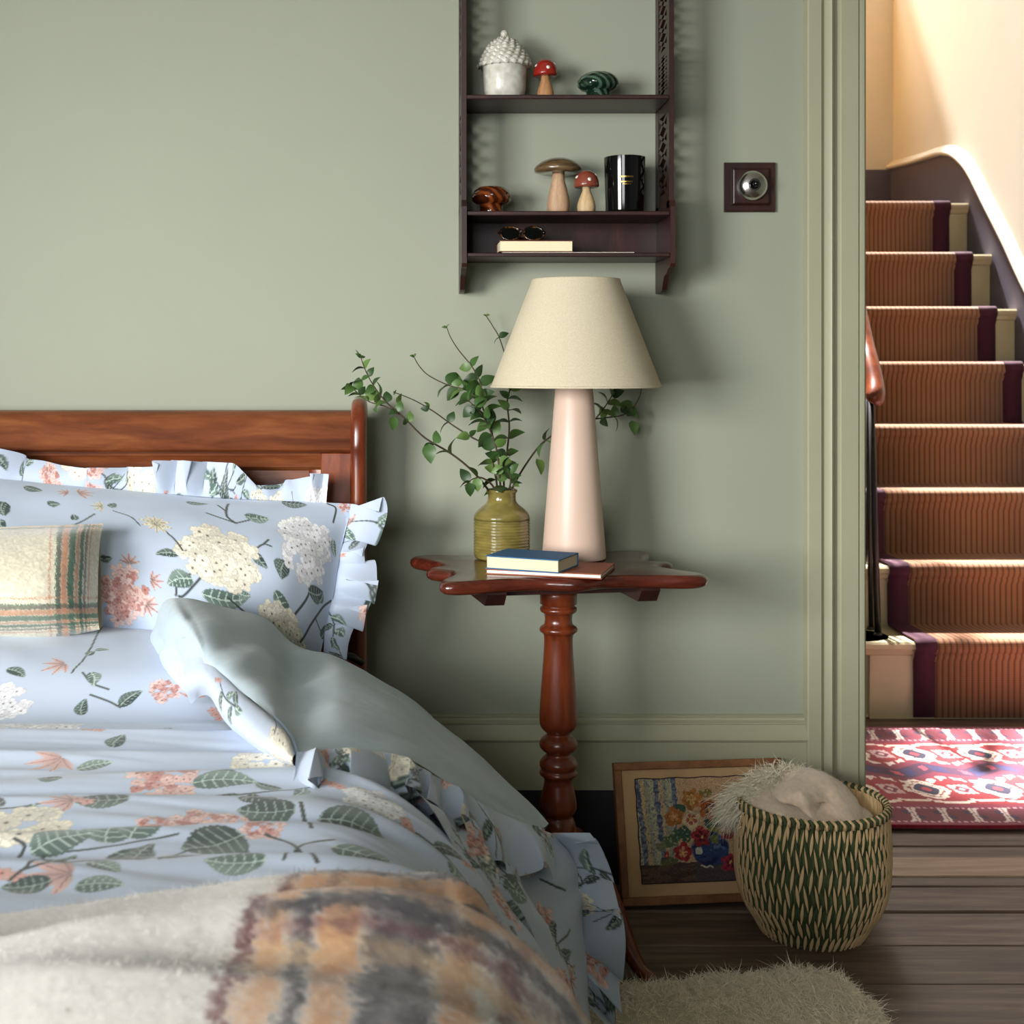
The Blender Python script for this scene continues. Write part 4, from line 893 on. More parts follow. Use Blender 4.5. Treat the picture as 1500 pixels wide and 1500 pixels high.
# ------------------------------------------------------------------ stoneware vase and cut branches
VX, VY = (735-HX)/F*2.40, 2.40
vz = mat('olive_glaze', lin(122,108,44), .16, Coat_Weight=.5, Coat_Roughness=.08); nA = noise(vz, tex_coord(vz, (1,1,3)), 20, 4)
setc(vz, ramp(vz, nA, [(.3, lin(96,86,42)), (.7, lin(136,124,66))]))
pv = [(.040, 0), (.047, .002), (.0488, .006)]
z = .008
while z < .066: pv += [(.0482, z), (.0497, z+.0018), (.0497, z+.0032), (.0482, z+.0048)]; z += .0052
pv += [(.0495, .069), (.0490, .075), (.0465, .081), (.041, .087), (.034, .0925), (.0285, .097), (.0255, .101), (.0245, .106), (.0245, .112), (.0252, .116), (.0275, .1185), (.0275, .1215), (.0255, .1225), (.022, .1205), (.0205, .112), (.0205, .09), (.03, .08), (.03, .03), (0, .03)]
vs = MB().lathe(pv, 64, (VX, VY, TZ)).build('vase', vz, None, smooth=True)
tag(vs, 'ribbed olive green stoneware bottle vase holding leafy branches on the table', 'vase')
lf = mat('leaf_green', lin(62,92,40), .45, Subsurface_Weight=0.0); N, L, b = nodes(lf); oi = N.new('ShaderNodeObjectInfo'); setc(lf, ramp(lf, oi.outputs['Random'], [(0, lin(38,62,30)), (.5, lin(62,94,42)), (1, lin(98,126,62))]))
b.inputs['Transmission Weight'].default_value = 0
tgm = mat('brown_twig', lin(66,52,38), .7)
br = thing('leafy_branches', (VX, VY, TZ+.11), 'cut green leafy branches standing in the olive vase', 'branches')
stems = {
 'a': [(720,730,2.40),(714,716,2.385),(690,688,2.36),(660,664,2.35),(622,641,2.34),(592,612,2.33),(565,588,2.325),(548,566,2.32),(536,544,2.32),(528,522,2.32)],
 'a2': [(592,612,2.33),(566,596,2.33),(540,588,2.335),(520,572,2.34),(513,560,2.34)],
 'b': [(726,735,2.40),(728,712,2.40),(722,680,2.40),(716,655,2.41),(690,640,2.42),(662,622,2.43),(634,602,2.44),(606,586,2.445),(576,574,2.45)],
 'c': [(735,735,2.40),(732,700,2.40),(728,662,2.40),(716,622,2.40),(706,592,2.41),(704,562,2.42),(692,538,2.43),(672,513,2.44),(660,494,2.45),(654,478,2.45)],
 'c2': [(706,590,2.41),(684,572,2.42),(656,564,2.43),(628,550,2.44),(614,536,2.45),(606,522,2.45)],
 'd': [(740,735,2.41),(738,704,2.42),(742,668,2.44),(746,626,2.46),(743,590,2.47),(747,566,2.49),(742,530,2.545),(732,496,2.54),(722,478,2.54),(711,461,2.535)],
 'd2': [(722,640,2.40),(712,618,2.385),(700,600,2.37),(684,585,2.365)],
 'e': [(745,735,2.41),(752,712,2.42),(768,684,2.45),(788,656,2.475),(806,640,2.49),(830,628,2.51),(858,616,2.525),(886,612,2.53),(912,608,2.53),(928,596,2.53),(938,578,2.53),(940,562,2.53)],
 'e2': [(872,614,2.525),(886,596,2.52),(896,580,2.52),(902,565,2.52)],
 'f': [(730,735,2.39),(722,712,2.375),(706,700,2.36),(692,702,2.355),(680,712,2.35)], 'g': [(742,735,2.40),(748,705,2.39),(744,690,2.385),(736,684,2.38)]}
SW = {k: np.array([P(*q) for q in v_]) for k, v_ in stems.items()}
for k, v_ in SW.items():
    pts = cr(v_, 6*len(v_)); MB().tube(pts, np.linspace(.0022 if len(k) == 1 else .0014, .0008, len(pts)), 6).build('stem', tgm, br, smooth=True)
def leaf_mesh():
    V = []; Fs = []; n1 = 7
    for i in range(n1):
        t = i/(n1-1); hw_ = .36*math.sin(PI*t**.72)**.8 if 0 < t < 1 else .012
        zc2 = .10*math.sin(PI*t)-.16*t*t
        V += [(t, -hw_, zc2+.10*hw_*2), (t, 0, zc2-.02), (t, hw_, zc2+.10*hw_*2)]
    for i in range(n1-1):
        a = 3*i; Fs += [(a, a+3, a+4, a+1), (a+1, a+4, a+5, a+2)]
    me = bpy.data.meshes.new('leaf'); me.from_pydata(V, [], Fs); me.polygons.foreach_set('use_smooth', [True]*len(me.polygons)); me.materials.append(lf); return me
LM = leaf_mesh()
def put_leaf(pos, direc, roll, size):
    o = bpy.data.objects.new('leaf', LM); COL.objects.link(o); o.parent = br
    q = Vector(direc).to_track_quat('X', 'Z')
    o.matrix_local = Matrix.Translation(Vector(pos)-Vector(ORG[br.name])) @ q.to_matrix().to_4x4() @ Matrix.Rotation(roll, 4, 'X') @ Matrix.Scale(size, 4)
def limit(p, direc, size):
    if p[1]+direc[1]*size > 2.565: direc = Vector((direc[0], -abs(direc[1]), direc[2]))
    return direc
rl = random.Random(19)
# nodes along the stems carrying pairs of leaves: (stem, from, to, pairs, size range)
for k, t0, t1, nprs, s0, s1 in (('a', .30, .45, 2, .020, .030), ('a', .5, .95, 7, .016, .026), ('a', 1, 1, 1, .010, .014), ('a2', .3, 1, 5, .018, .028), ('b', .05, .3, 3, .022, .030), ('b', .45, .85, 3, .016, .026), ('b', 1, 1, 1, .006, .008),
        ('c', .12, .62, 10, .022, .036), ('c', .66, .70, 1, .022, .028), ('c', 1, 1, 1, .006, .010), ('c2', 0, .45, 5, .024, .036), ('c2', 1, 1, 1, .006, .010), ('d', .15, .62, 8, .022, .034), ('d', .78, .80, 1, .014, .02), ('d', 1, 1, 1, .006, .01),
        ('d2', .1, 1, 6, .022, .036), ('e', .1, .12, 1, .016, .02), ('e', .30, .50, 3, .024, .034), ('e', .6, .85, 4, .020, .030), ('e2', .1, .8, 3, .020, .030), ('f', .5, 1, 2, .018, .028), ('g', .3, 1, 4, .022, .030)):
    v_ = cr(SW[k], 80)
    for i in range(nprs):
        t = t0+(t1-t0)*(i+.5)/nprs; j = min(78, int(t*79)); p = v_[j]; tg = Vector(v_[j+1]-v_[j]).normalized()
        for sgn in (-1, 1):
            side_ = tg.cross(Vector((0, 1, 0))).normalized()*sgn
            d_ = (tg*rl.uniform(.0, .8)+side_*rl.uniform(.5, 1.0)+Vector((rl.uniform(-.3, .3), rl.uniform(-.6, .3), rl.uniform(-.5, .45))))
            sz = rl.uniform(s0, s1); d_.normalize(); d_ = limit(p, d_, sz); put_leaf(p, d_, rl.choice((-1, 1))*rl.uniform(.1, 1.5), sz)
# a few single leaves read off the photograph
for x, y_, d_, dr, sz in ((628, 650, 2.335, (.1, -.3, -1), .034), (524, 832-310, 2.32, (-.2, 0, 1), .012), (925, 616, 2.53, (.25, -.3, -1), .028), (690, 706, 2.35, (-1, -.2, -.3), .022), (786, 672, 2.45, (.4, -.2, -1), .03), (798, 648, 2.46, (-.5, -.4, -.8), .03), (575, 610, 2.33, (.1, -.1, -1), .024), (585, 592, 2.33, (.1, -.2, 1), .02), (735, 722, 2.37, (-.4, -.5, .5), .026), (748, 715, 2.37, (.3, -.5, .2), .024)):
    put_leaf(P(x, y_, d_), dr, .4, sz)

# ------------------------------------------------------------------ books on the table
pg = mat('book_pages', lin(226,214,180), .9); bump(pg, wave(pg, tex_coord(pg), 220, 'Z', .2), .4, .0006)
def book(name, label, corner, ux, wd, dp, z0, th, cov, mat_pages, cat='book', spine_right=False, ov=.002):
    """corner = front left on the table; ux = direction of the front edge"""
    ux = np.array(ux)/np.linalg.norm(ux); uy = np.array([-ux[1], ux[0]]); c = np.array(corner)
    def W_(a, b, z): q = c+ux*a+uy*b; return (q[0], q[1], z)
    bk_ = thing(name, W_(wd/2, dp/2, z0), label, cat); t = .0018
    def pb(nm, a0, a1, b0, b1, z0_, z1_, m, bev=.0006):
        q = MB().box((a0, b0, z0_), (a1, b1, z1_), bev); q.V = [W_(*v_) for v_ in q.V]; return q.build(nm, m, bk_)
    pb('cover', 0, wd, 0, dp, z0+th-t, z0+th, cov); pb('cover', 0, wd, 0, dp, z0, z0+t, cov)
    pb('pages', ov, wd-ov, ov, dp-t, z0+t, z0+th-t, mat_pages, .0003)
    if spine_right: pb('spine', wd-t, wd, 0, dp, z0, z0+th, cov)
    else: pb('spine', 0, wd, dp-t, dp, z0, z0+th, cov)
    return bk_
def cloth_cover(name, c): return painted(name, c, .7, .06, 60, .3)
gp = (-.0, 0)
P0 = P(711, 841, 668/ (841-540)); P1 = P(881, 849, 668/(849-540))
book('notebook', 'thin red-brown notebook with white pages lying under the blue book', P0[:2], (P1-P0)[:2], .190, .130, TZ, .0085, cloth_cover('rust_cover', lin(150,84,58)), mat('white_pages', lin(236,232,220), .9), 'notebook')
Q0 = P(711, 833, 651/293); Q1 = P(821, 840.5, 651/300.5)
book('hardback_book', 'blue clothbound book with cream pages lying on the notebook', Q0[:2], (Q1-Q0)[:2], .126, .098, TZ+.0085, .0215, cloth_cover('blue_book_cloth', lin(48,104,150)), pg)

# ------------------------------------------------------------------ wall shelf
SF = 2.44; sx0 = (676-HX)/F*SF; sx1 = (988-HX)/F*SF; pt = .009
def zf(y): return CAMZ-(y-HY)/F*SF
shf = thing('wall_shelf', ((sx0+sx1)/2, YW, zf(418)), 'dark mahogany hanging wall shelf with pierced sides on the green wall', 'shelf')
for x0 in (sx0, sx1-pt):
    # stepped side panel with pierced slots, built from strips so that the slots are open
    sd = MB(); zt_ = 1.86; zl_ = zf(303)
    yA, yB = SF+.004, YW
    sd.box((x0, yA, zl_), (x0+pt, yA+.022, zt_)); sd.box((x0, yB-.03, zl_), (x0+pt, yB, zt_))
    z = zl_
    for k, (a, b_) in enumerate(((zl_, zl_+.03), (zf(160), zf(130)), (zf(70), zf(62)), (zf(-40), zf(-60)), (zf(-150), zf(-170)), (zt_-.03, zt_))): sd.box((x0+.0007, yA+.001, a), (x0+pt-.0007, yB-.001, b_))
    for a, b_ in ((zl_+.03, zf(160)), (zf(130), zf(70)), (zf(62), zf(-40)), (zf(-60), zf(-150)), (zf(-170), zt_-.03)):
        m_ = 5; ym = (yA+.022+yB-.03)/2; hy = (yB-.03-yA-.022)/2
        for q in range(m_):
            z0_, z1_ = a+(b_-a)*q/m_, a+(b_-a)*(q+1)/m_; zm = (z0_+z1_)/2
            for s0_, s1_ in (((yA+.02, z0_), (yB-.028, z1_)), ((yA+.02, z1_), (yB-.028, z0_))):
                sd.add([(x_, s0_[0], s0_[1]+dz_) for x_ in (x0+.001, x0+pt-.001) for dz_ in (-.004, .004)]+[(x_, s1_[0], s1_[1]+dz_) for x_ in (x0+.001, x0+pt-.001) for dz_ in (-.004, .004)], [(0,1,3,2),(4,6,7,5),(0,4,5,1),(2,3,7,6),(0,2,6,4),(1,5,7,3)])
    lowp = [(SF-.004, zl_+.012), (SF-.010, zl_), (SF-.010, zf(386)), (SF-.004, zf(391)), (SF+.012, zf(392)), (SF+.030, zf(399)), (SF+.052, zf(402)), (SF+.062, zf(410)), (SF+.072, zf(421)), (SF+.085, zf(424)), (YW, zf(424)), (YW, zl_+.012)]
    sd.prism(lowp, x0, x0+pt, 0); sd.build('side_panel', M['mahog_dk'], shf)
for y0, y1, f0 in ((138.5, 145, 0), (309.5, 316, -.006), (370.5, 376.5, -.006)):
    MB().box((sx0+pt, SF+f0, zf(y1)), (sx1-pt, YW, zf(y0)), .0015).build('shelf_board', M['mahog_dk'], shf)
MB().box((sx0+pt, SF, zf(-175)), (sx1-pt, YW, zf(-169)), .0015).build('shelf_board', M['mahog_dk'], shf)
MB().box((sx0+pt, YW-.008, zf(372)), (sx1-pt, YW-.001, zf(314))).build('back_panel', M['mahog_dk'], shf)
Z1, Z2, Z3 = zf(138.5), zf(309.5), zf(370.5)
DI = 2.505
def X_(px, d=DI): return (px-HX)/F*d
def R_(w_, d=DI): return w_/F*d
# ceramic acorn jar
ac = thing('acorn_jar', (X_(739), DI, Z1), 'white glazed ceramic acorn jar with a scaled lid on the upper shelf board', 'jar')
wg = mat('white_crackle_glaze', lin(206,204,190), .34, Coat_Weight=.15); nA = noise(wg, tex_coord(wg), 60, 5); setc(wg, ramp(wg, nA, [(.3, lin(178,176,160)), (.65, lin(214,212,200))]))
hq = R_(98)
MB().lathe([(.030, 0), (.034, .003), (.0385, .02), (.040, .045), (.0402, .062), (.038, .066), (0, .066)], 48, (X_(739), DI, Z1)).build('jar_body', wg, ac, smooth=True)
lidp = [(.040, .062), (.0475, .064), (.0468, .070), (.041, .083), (.033, .096), (.022, .108), (.012, .114), (.006, .117), (0, .117)]
ld = MB().lathe(lidp, 48, (X_(739), DI, Z1)).build('lid', wg, ac, smooth=True)
kb = MB().lathe([(.0045, .116), (.005, .119), (.007, .122), (.0072, .126), (.005, .130), (0, .131)], 20, (X_(739), DI, Z1)); kb.build('knob', wg, ld, smooth=True)
sc_ = MB(); rows = 9
lz = np.array(lidp[1:8])
for r_ in range(rows):
    t = (r_+.3)/rows; s_ = np.concatenate([[0], np.cumsum(np.hypot(*np.diff(lz, axis=0).T))]); q = t*s_[-1]; rr = np.interp(q, s_, lz[:, 0]); z_ = np.interp(q, s_, lz[:, 1])
    e = 1e-3; dr = np.interp(q+e, s_, lz[:, 0])-rr; dz_ = np.interp(q+e, s_, lz[:, 1])-z_; l_ = math.hypot(dr, dz_); dr, dz_ = dr/l_, dz_/l_
    nsc = max(8, 20-int(r_*1.2))
    for k in range(nsc):
        a = 2*PI*(k+.5*(r_ % 2))/nsc; c_, s2 = math.cos(a), math.sin(a); w2 = PI*rr/nsc*1.02; h2 = .0062*(1-.3*t)
        ctr = np.array((X_(739)+rr*c_, DI+rr*s2, Z1+z_)); tu = np.array((-s2, c_, 0)); tv = np.array((dr*c_, dr*s2, dz_)); nv_ = np.array((dz_*c_, dz_*s2, -dr))
        V = [ctr-tu*w2, ctr-tv*h2, ctr+tu*w2, ctr+tv*h2, ctr+nv_*.0042]+[ctr+(-tu*w2*.45)+nv_*.003, ctr-tv*h2*.45+nv_*.003, ctr+tu*w2*.45+nv_*.003, ctr+tv*h2*.45+nv_*.003]
        sc_.add(V, [(0,1,6,5),(1,2,7,6),(2,3,8,7),(3,0,5,8),(5,6,4),(6,7,4),(7,8,4),(8,5,4)])
so = sc_.build('lid_scales', wg, ld, smooth=True); so['kind'] = 'stuff'
def wood_light(name, c): return wood(name, tuple(x*.62 for x in c[:3])+(1,), c, tuple(min(1, x*1.3) for x in c[:3])+(1,), (14,14,2), .6, coat=0, sc=5)
def mushroom(px, zb__, hpx, cap_w, cap_h, stem_w, neck_w, capm, stemm, label, dots=True, flat=False, d=DI):
    x = X_(px, d); H_ = R_(hpx, d); cw = R_(cap_w, d)/2; ch = R_(cap_h, d); sw_, nw_ = R_(stem_w, d)/2, R_(neck_w, d)/2
    o = thing('wooden_mushroom', (x, d, zb__), label, 'mushroom ornament', 'mushroom ornaments on the wall shelf')
    hs = H_-ch
    MB().lathe([(sw_*.78, 0), (sw_*.93, hs*.07), (sw_, hs*.24), (sw_*.94, hs*.40), (sw_*.45+nw_*.55, hs*.66), (nw_*1.02, hs*.85), (nw_, hs+.004), (0, hs+.004)], 32, (x, d, zb__)).build('stem', stemm, o, smooth=True)
    if flat: cp_ = [(nw_*.8, .12*ch), (cw*.7, .02*ch), (cw*.96, .12*ch), (cw, .3*ch), (cw*.93, .48*ch), (cw*.72, .74*ch), (cw*.42, .93*ch), (cw*.15, 1*ch), (0, ch)]
    else: cp_ = [(nw_*.9, .02*ch), (cw*.9, 0), (cw*.985, .04*ch), (cw, .14*ch), (cw*.96, .40*ch), (cw*.82, .68*ch), (cw*.55, .89*ch), (cw*.25, .98*ch), (0, ch)]
    cpo = MB().lathe([(a, b+hs) for a, b in cp_], 40, (x, d, zb__)).build('cap', capm, o, smooth=True)
    if dots:
        prf = np.array(cp_[3:])
        for az, t in ((-82, .42), (-160, .62), (-20, .72), (70, .4), (150, .5)):
            a = math.radians(az); zz_ = ch*t; rr = np.interp(zz_, prf[:, 1], prf[:, 0])
            p_ = np.array((x+rr*math.cos(a), d+rr*math.sin(a), zb__+hs+zz_)); nrm = np.array((math.cos(a), math.sin(a), .25+1.2*t*t)); nrm /= np.linalg.norm(nrm)
            u_ = np.cross(nrm, (0, 0, 1)); u_ /= np.linalg.norm(u_); v2 = np.cross(nrm, u_); rd = cw*.155
            V = [p_+nrm*.0009]+[p_+rd*(math.cos(b)*u_+math.sin(b)*v2)+nrm*.0002 for b in np.linspace(0, 2*PI, 13)[:-1]]+[p_+rd*1.05*(math.cos(b)*u_+math.sin(b)*v2)-nrm*.002 for b in np.linspace(0, 2*PI, 13)[:-1]]
            Fs = [(0, 1+i, 1+(i+1) % 12) for i in range(12)]+[(1+i, 13+i, 13+(i+1) % 12, 1+(i+1) % 12) for i in range(12)]
            MB().add(V, Fs).build('spot', mat_spot, cpo, smooth=True)
    return o
mat_spot = mat('white_spot_paint', lin(232,226,214), .4)
mushroom(799, Z1, 62, 36, 25, 25, 13, mat('red_lacquer', lin(140,32,22), .2, Coat_Weight=.4), wood_light('oak_stem', lin(176,128,84)), 'small red-capped wooden mushroom with white spots beside the acorn jar')
mushroom(818, Z2, 85, 72, 24, 34, 18, wood('bronze_cap_glaze', lin(52,38,22), lin(108,86,58), lin(150,130,96), (2,2,14), .16, coat=.8, sc=9), wood_light('lime_stem', lin(196,160,126)), 'large wooden mushroom with a flat glazed brown cap on the middle board', dots=False, flat=True, d=2.515)
mushroom(859, Z2, 63, 37, 25, 27, 12, mat('dusky_rust_lacquer', lin(128,62,46), .25, Coat_Weight=.3), wood_light('pale_stem', lin(206,176,132)), 'wooden mushroom with a spotted dusky rust cap beside the black candle', d=2.475)
def glass_mushroom(px, zb__, cw_px, h_px, c, c2, label, swirl):
    x = X_(px); cw = R_(cw_px)/2; H_ = R_(h_px); o = thing('glass_mushroom', (x, DI, zb__), label, 'glass ornament', 'glass mushrooms on the wall shelf')
    g = mat('swirled_glass', c, .06, Transmission_Weight=.15, IOR=1.45); vv = tex_coord(g); N_, L_, b_ = nodes(g)
    wv = N_.new('ShaderNodeTexWave'); wv.bands_direction = 'DIAGONAL'; wv.inputs['Scale'].default_value = swirl; wv.inputs['Distortion'].default_value = 3; L_.new(vv, wv.inputs['Vector']); setc(g, ramp(g, wv.outputs[1], [(.35, c), (.9, c2)]))
    MB().lathe([(cw*.60, 0), (cw*.62, .002), (cw*.58, H_*.2), (cw*.60, H_*.42), (cw*.2, H_*.46), (0, H_*.44)], 40, (x, DI, zb__)).build('foot', g, o, smooth=True)
    n1, n2 = 72, 14; G = []
    cp_ = np.array([(.44, .36), (.75, .40), (.95, .50), (1, .62), (.97, .74), (.85, .88), (.68, .97), (.6, 1.0), (.56, .985), (.54, .92), (.4, .88), (.0, .87)])
    cpd = cr(cp_, 30)
    for i in range(n1):
        a = 2*PI*i/n1; row = []
        for q, (rr, zz_) in enumerate(cpd): rib = 1+.018*math.cos(12*(a+zz_*2.2)); row.append((x+cw*rr*rib*math.cos(a), DI+cw*rr*rib*math.sin(a), zb__+H_*zz_))
        G.append(row)
    grid('cap', np.array(G), g, o, closed_u=True)
glass_mushroom(876, Z1, 60, 41, lin(18,40,28), lin(78,104,86), 'dark green swirled glass mushroom candle holder on the upper board', 34)
glass_mushroom(720, Z2, 58, 41, lin(62,25,10), lin(128,62,24), 'amber ribbed glass mushroom candle holder on the middle board', 30)
# black candle
cx_, cd_ = X_(915, 2.49), 2.49; cr_ = R_(60, 2.49)/2; chh = R_(83, 2.49)
cn = thing('candle', (cx_, cd_, Z2), 'glossy black candle tumbler with gold lettering beside the mushrooms', 'candle')
MB().lathe([(cr_*.84, 0), (cr_*.9, .002), (cr_*.92, .006), (cr_, chh), (cr_*.95, chh+.0006), (cr_*.9, chh-.008), (0, chh-.008)], 64, (cx_, cd_, Z2)).build('tumbler', M['black'], cn, auto=50)
MB().lathe([(0, chh-.010), (cr_*.9, chh-.010), (cr_*.9, chh-.006), (0, chh-.006)], 32, (cx_, cd_, Z2)).build('wax', mat('dark_wax', lin(40,24,20), .5), cn)
gold = mat('gold_print', lin(212,170,86), .3, Metallic=1.0); gl = MB(); rgl = random.Random(4)
for zz_, a0_, a1_, hh in ((.0635, -116, -74, .0028), (.0545, -112, -76, .0024), (.0505, -104, -84, .0016)):
    zz_ *= chh/.104; a = a0_
    while a < a1_:
        wdt = rgl.uniform(1.2, 3.4); rr = cr_*(.92+.08*zz_/chh)+.0003; a_, b_ = math.radians(a), math.radians(a+wdt)
        gl.add([(cx_+rr*math.cos(a_), cd_+rr*math.sin(a_), Z2+zz_), (cx_+rr*math.cos(b_), cd_+rr*math.sin(b_), Z2+zz_), (cx_+rr*math.cos(b_), cd_+rr*math.sin(b_), Z2+zz_+hh), (cx_+rr*math.cos(a_), cd_+rr*math.sin(a_), Z2+zz_+hh)], [(0, 1, 2, 3)]); a += wdt+rgl.uniform(.8, 2.0)
gl.build('gold_lettering', gold, cn)
# book, glasses and papers in the bottom compartment
bx0 = X_(731, 2.46); bx1 = X_(840, 2.46)
book('paperback', 'small brown covered book with cream pages in the bottom compartment of the shelf', (bx0, 2.455), (1, .02), bx1-bx0, .075, Z3+.003, .0215, cloth_cover('brown_cover', lin(92,44,30)), mat('cream_pages', lin(236,226,190), .9))
pap = MB().box((X_(735, 2.46), 2.452, Z3), (X_(928, 2.46), 2.53, Z3+.0026), .0004).build('writing_paper', mat('white_paper', lin(216,206,190), .9)); tag(pap, 'thin pale papers lying flat beneath the small brown book', 'paper')
sg = thing('sunglasses', (X_(765, 2.49), 2.49, Z3+.0245), 'tortoiseshell sunglasses folded on the small brown book', 'sunglasses')
tort = mat('tortoiseshell', lin(34,22,14), .12); nA = noise(tort, tex_coord(tort), 160, 2); setc(tort, ramp(tort, nA, [(.45, lin(20,14,12)), (.7, lin(104,66,30))])); lens = mat('dark_lens', lin(12,14,12), .05)
for px in (748, 782):
    c_ = np.array((X_(px, 2.475), 2.475, Z3+.0245+.0135)); rng_ = np.linspace(0, 2*PI, 25)
    pts = [c_+np.array((.0185*math.cos(a)*(1+.08*math.sin(a)), .006*math.sin(a), .0125*math.sin(a))) for a in rng_]
    MB().tube(pts, .0022, 8).build('rim', tort, sg, smooth=True); MB().add(pts[:-1], [tuple(range(24))]).build('lens', lens, sg)
MB().tube(cr(np.array([(X_(761, 2.475), 2.475, Z3+.041), (X_(765, 2.475), 2.473, Z3+.043), (X_(769, 2.475), 2.475, Z3+.041)]), 10), .002, 8).build('bridge', tort, sg, smooth=True)
for a, b in ((733, 788), (797, 742)):
    MB().tube(cr(np.array([(X_(a, 2.475), 2.477, Z3+.042), (X_(a, 2.48), 2.495, Z3+.040), (X_((a+b)/2, 2.5), 2.505, Z3+.033), (X_(b, 2.5), 2.51, Z3+.0275)]), 20), .0020, 8).build('temple', tort, sg, smooth=True)

# ------------------------------------------------------------------ light switch
sw0, sw1, sz0, sz1 = (1060-HX)/F*YW, (1134-HX)/F*YW, CAMZ-(311-HY)/F*YW, CAMZ-(239-HY)/F*YW
swt = thing('light_switch', ((sw0+sw1)/2, YW, sz0), 'dark wooden light switch block with a round nickel dolly on the green wall', 'light switch')
rngs = []
for ins, dep in ((0, 0), (0, .008), (.002, .010), (.011, .010), (.013, .012), (.014, .018), (.016, .019)):
    rngs.append([(sw0+ins, YW-dep, sz0+ins), (sw1-ins, YW-dep, sz0+ins), (sw1-ins, YW-dep, sz1-ins), (sw0+ins, YW-dep, sz1-ins)])
sm_ = MB().add([v_ for r_ in rngs for v_ in r_], [(i*4+j, i*4+(j+1) % 4, i*4+4+(j+1) % 4, i*4+4+j) for i in range(6) for j in range(4)]+[(24, 25, 26, 27)]); sm_.build('wooden_block', M['mahog_dk'], swt)
scx, scz = (sw0+sw1)/2+.001, (sz0+sz1)/2+.001
def lathe_y(prof, n, c):
    q = MB().lathe(prof, n, (0, 0, 0)); q.V = [(c[0]+x, c[1]-z, c[2]+y_) for x, y_, z in q.V]; return q
lathe_y([(.0285, 0), (.0285, .006), (.0275, .010), (.024, .017), (.017, .021), (.011, .022), (.010, .020), (0, .020)], 48, (scx, YW-.018, scz)).build('dome', M['chrome'], swt, auto=50)
lathe_y([(.0085, .0), (.0085, .003), (.004, .004), (.0038, .010), (.0062, .013), (.0062, .018), (.003, .021), (0, .021)], 24, (scx, YW-.037, scz)).build('dolly', M['black'], swt, smooth=True)

# ------------------------------------------------------------------ framed needlework leaning on the skirting
fr = thing('framed_needlework', (0, 0, 0), 'wood framed floral needlework leaning on the skirting behind the basket', 'picture')
yaw = math.radians(6); lean = math.radians(15); FW, FH = .318, .247
o0 = P(909, 1329, 1940/791.); o0[2] = .001
ex = np.array((math.cos(yaw), math.sin(yaw), 0)); nf_ = np.array((math.sin(yaw), -math.cos(yaw), 0)); ey = np.array((0, 0, 1))*math.cos(lean)-nf_*math.sin(lean); en = nf_*math.cos(lean)+np.array((0, 0, 1))*math.sin(lean)
rl_ = math.radians(-1.0); ex, ey = ex*math.cos(rl_)+ey*math.sin(rl_)*0, ey
fr.location = tuple(o0); ORG[fr.name] = o0
def fw(a, b, c): return o0+ex*a+ey*b+en*c+np.array((0, 0, .004))
def fbox(nm, a0, a1, b0, b1, c0, c1, m, bev=.0012):
    q = MB().box((a0, b0, c0), (a1, b1, c1), bev); q.V = [tuple(fw(*v_)) for v_ in q.V]; return q.build(nm, m, fr)
oak = wood('oak_frame', lin(96,58,30), lin(140,92,54), lin(164,114,72), (3,3,3), .5, coat=.05, sc=8); bwd = .0135
fbox('frame_bar', 0, FW, 0, bwd, 0, .016, oak); fbox('frame_bar', 0, FW, FH-bwd, FH, 0, .016, oak); fbox('frame_bar', 0, bwd, bwd, FH-bwd, 0, .016, oak); fbox('frame_bar', FW-bwd, FW, bwd, FH-bwd, 0, .016, oak)
fbox('mount', bwd, FW-bwd, bwd, FH-bwd, .002, .006, painted('tan_canvas_mount', lin(196,160,116), .9, .1, 14, .3))
n1, n2 = 210, 168
a0_, a1_, b0_, b1_ = .040, FW-.038, .036, FH-.030
Ug, Vg = np.meshgrid(np.linspace(0, 1, n1), np.linspace(0, 1, n2)); xs = 250+Ug*1310; ys_ = 245+(1-Vg)*1020
wxn, wyn = 26*(vnoise(xs*.022, ys_*.022, 61)-.5), 26*(vnoise(xs*.022, ys_*.022, 62)-.5)
xs = xs+wxn; ys_ = ys_+wyn
C = np.empty(Ug.shape+(3,)); C[:] = (206, 164, 120)
def pt_(m, c): m = np.clip(m, 0, 1)[..., None]; C[:] = C*(1-m)+np.array(c, float)*m
r5 = np.random.default_rng(8)
cur = (xs+.06*(ys_-245) < 680).astype(float)
st_ = ((xs-.05*ys_)/46).astype(int) % 4; 
for k, c in enumerate(((188, 186, 148), (120, 132, 146), (206, 176, 128), (164, 164, 138))): pt_(cur*(st_ == k), c)
pt_(cur*(st_ == 1)*(vnoise(xs*.03, ys_*.06, 3) > .52), (74, 80, 116)); pt_(cur*(vnoise(xs*.08, ys_*.05, 5) > .72)*.7, (90, 98, 120))
tab = (ys_ > 1075-.04*(xs-700)).astype(float); pt_(tab, (104, 78, 66)); pt_(tab*(vnoise(xs*.01, ys_*.05, 9) > .55)*.7, (70, 52, 50)); pt_(tab*(xs > 800)*.8, (76, 72, 78))
def ell(cx0, cy0, rx, ry): return sstep(1.08, .92, np.hypot((xs-cx0)/rx, (ys_-cy0)/ry))
for cx0, cy0, rx, ry, c in ((685,545,60,40,(58,96,70)),(720,800,75,80,(52,92,76)),(1010,700,95,70,(46,86,66)),(1020,775,60,45,(124,128,52)),(560,860,80,60,(86,110,76)),(470,910,60,40,(124,130,92)),(540,1060,85,40,(96,104,62)),(960,400,70,40,(130,120,54)),(640,800,50,60,(70,104,78)),(1120,690,50,50,(60,98,76)),(1300,600,80,80,(60,96,70)),(1340,860,60,60,(80,110,70))): pt_(ell(cx0, cy0, rx, ry)*(vnoise(xs*.05, ys_*.05, int(cx0)) > .25), c)
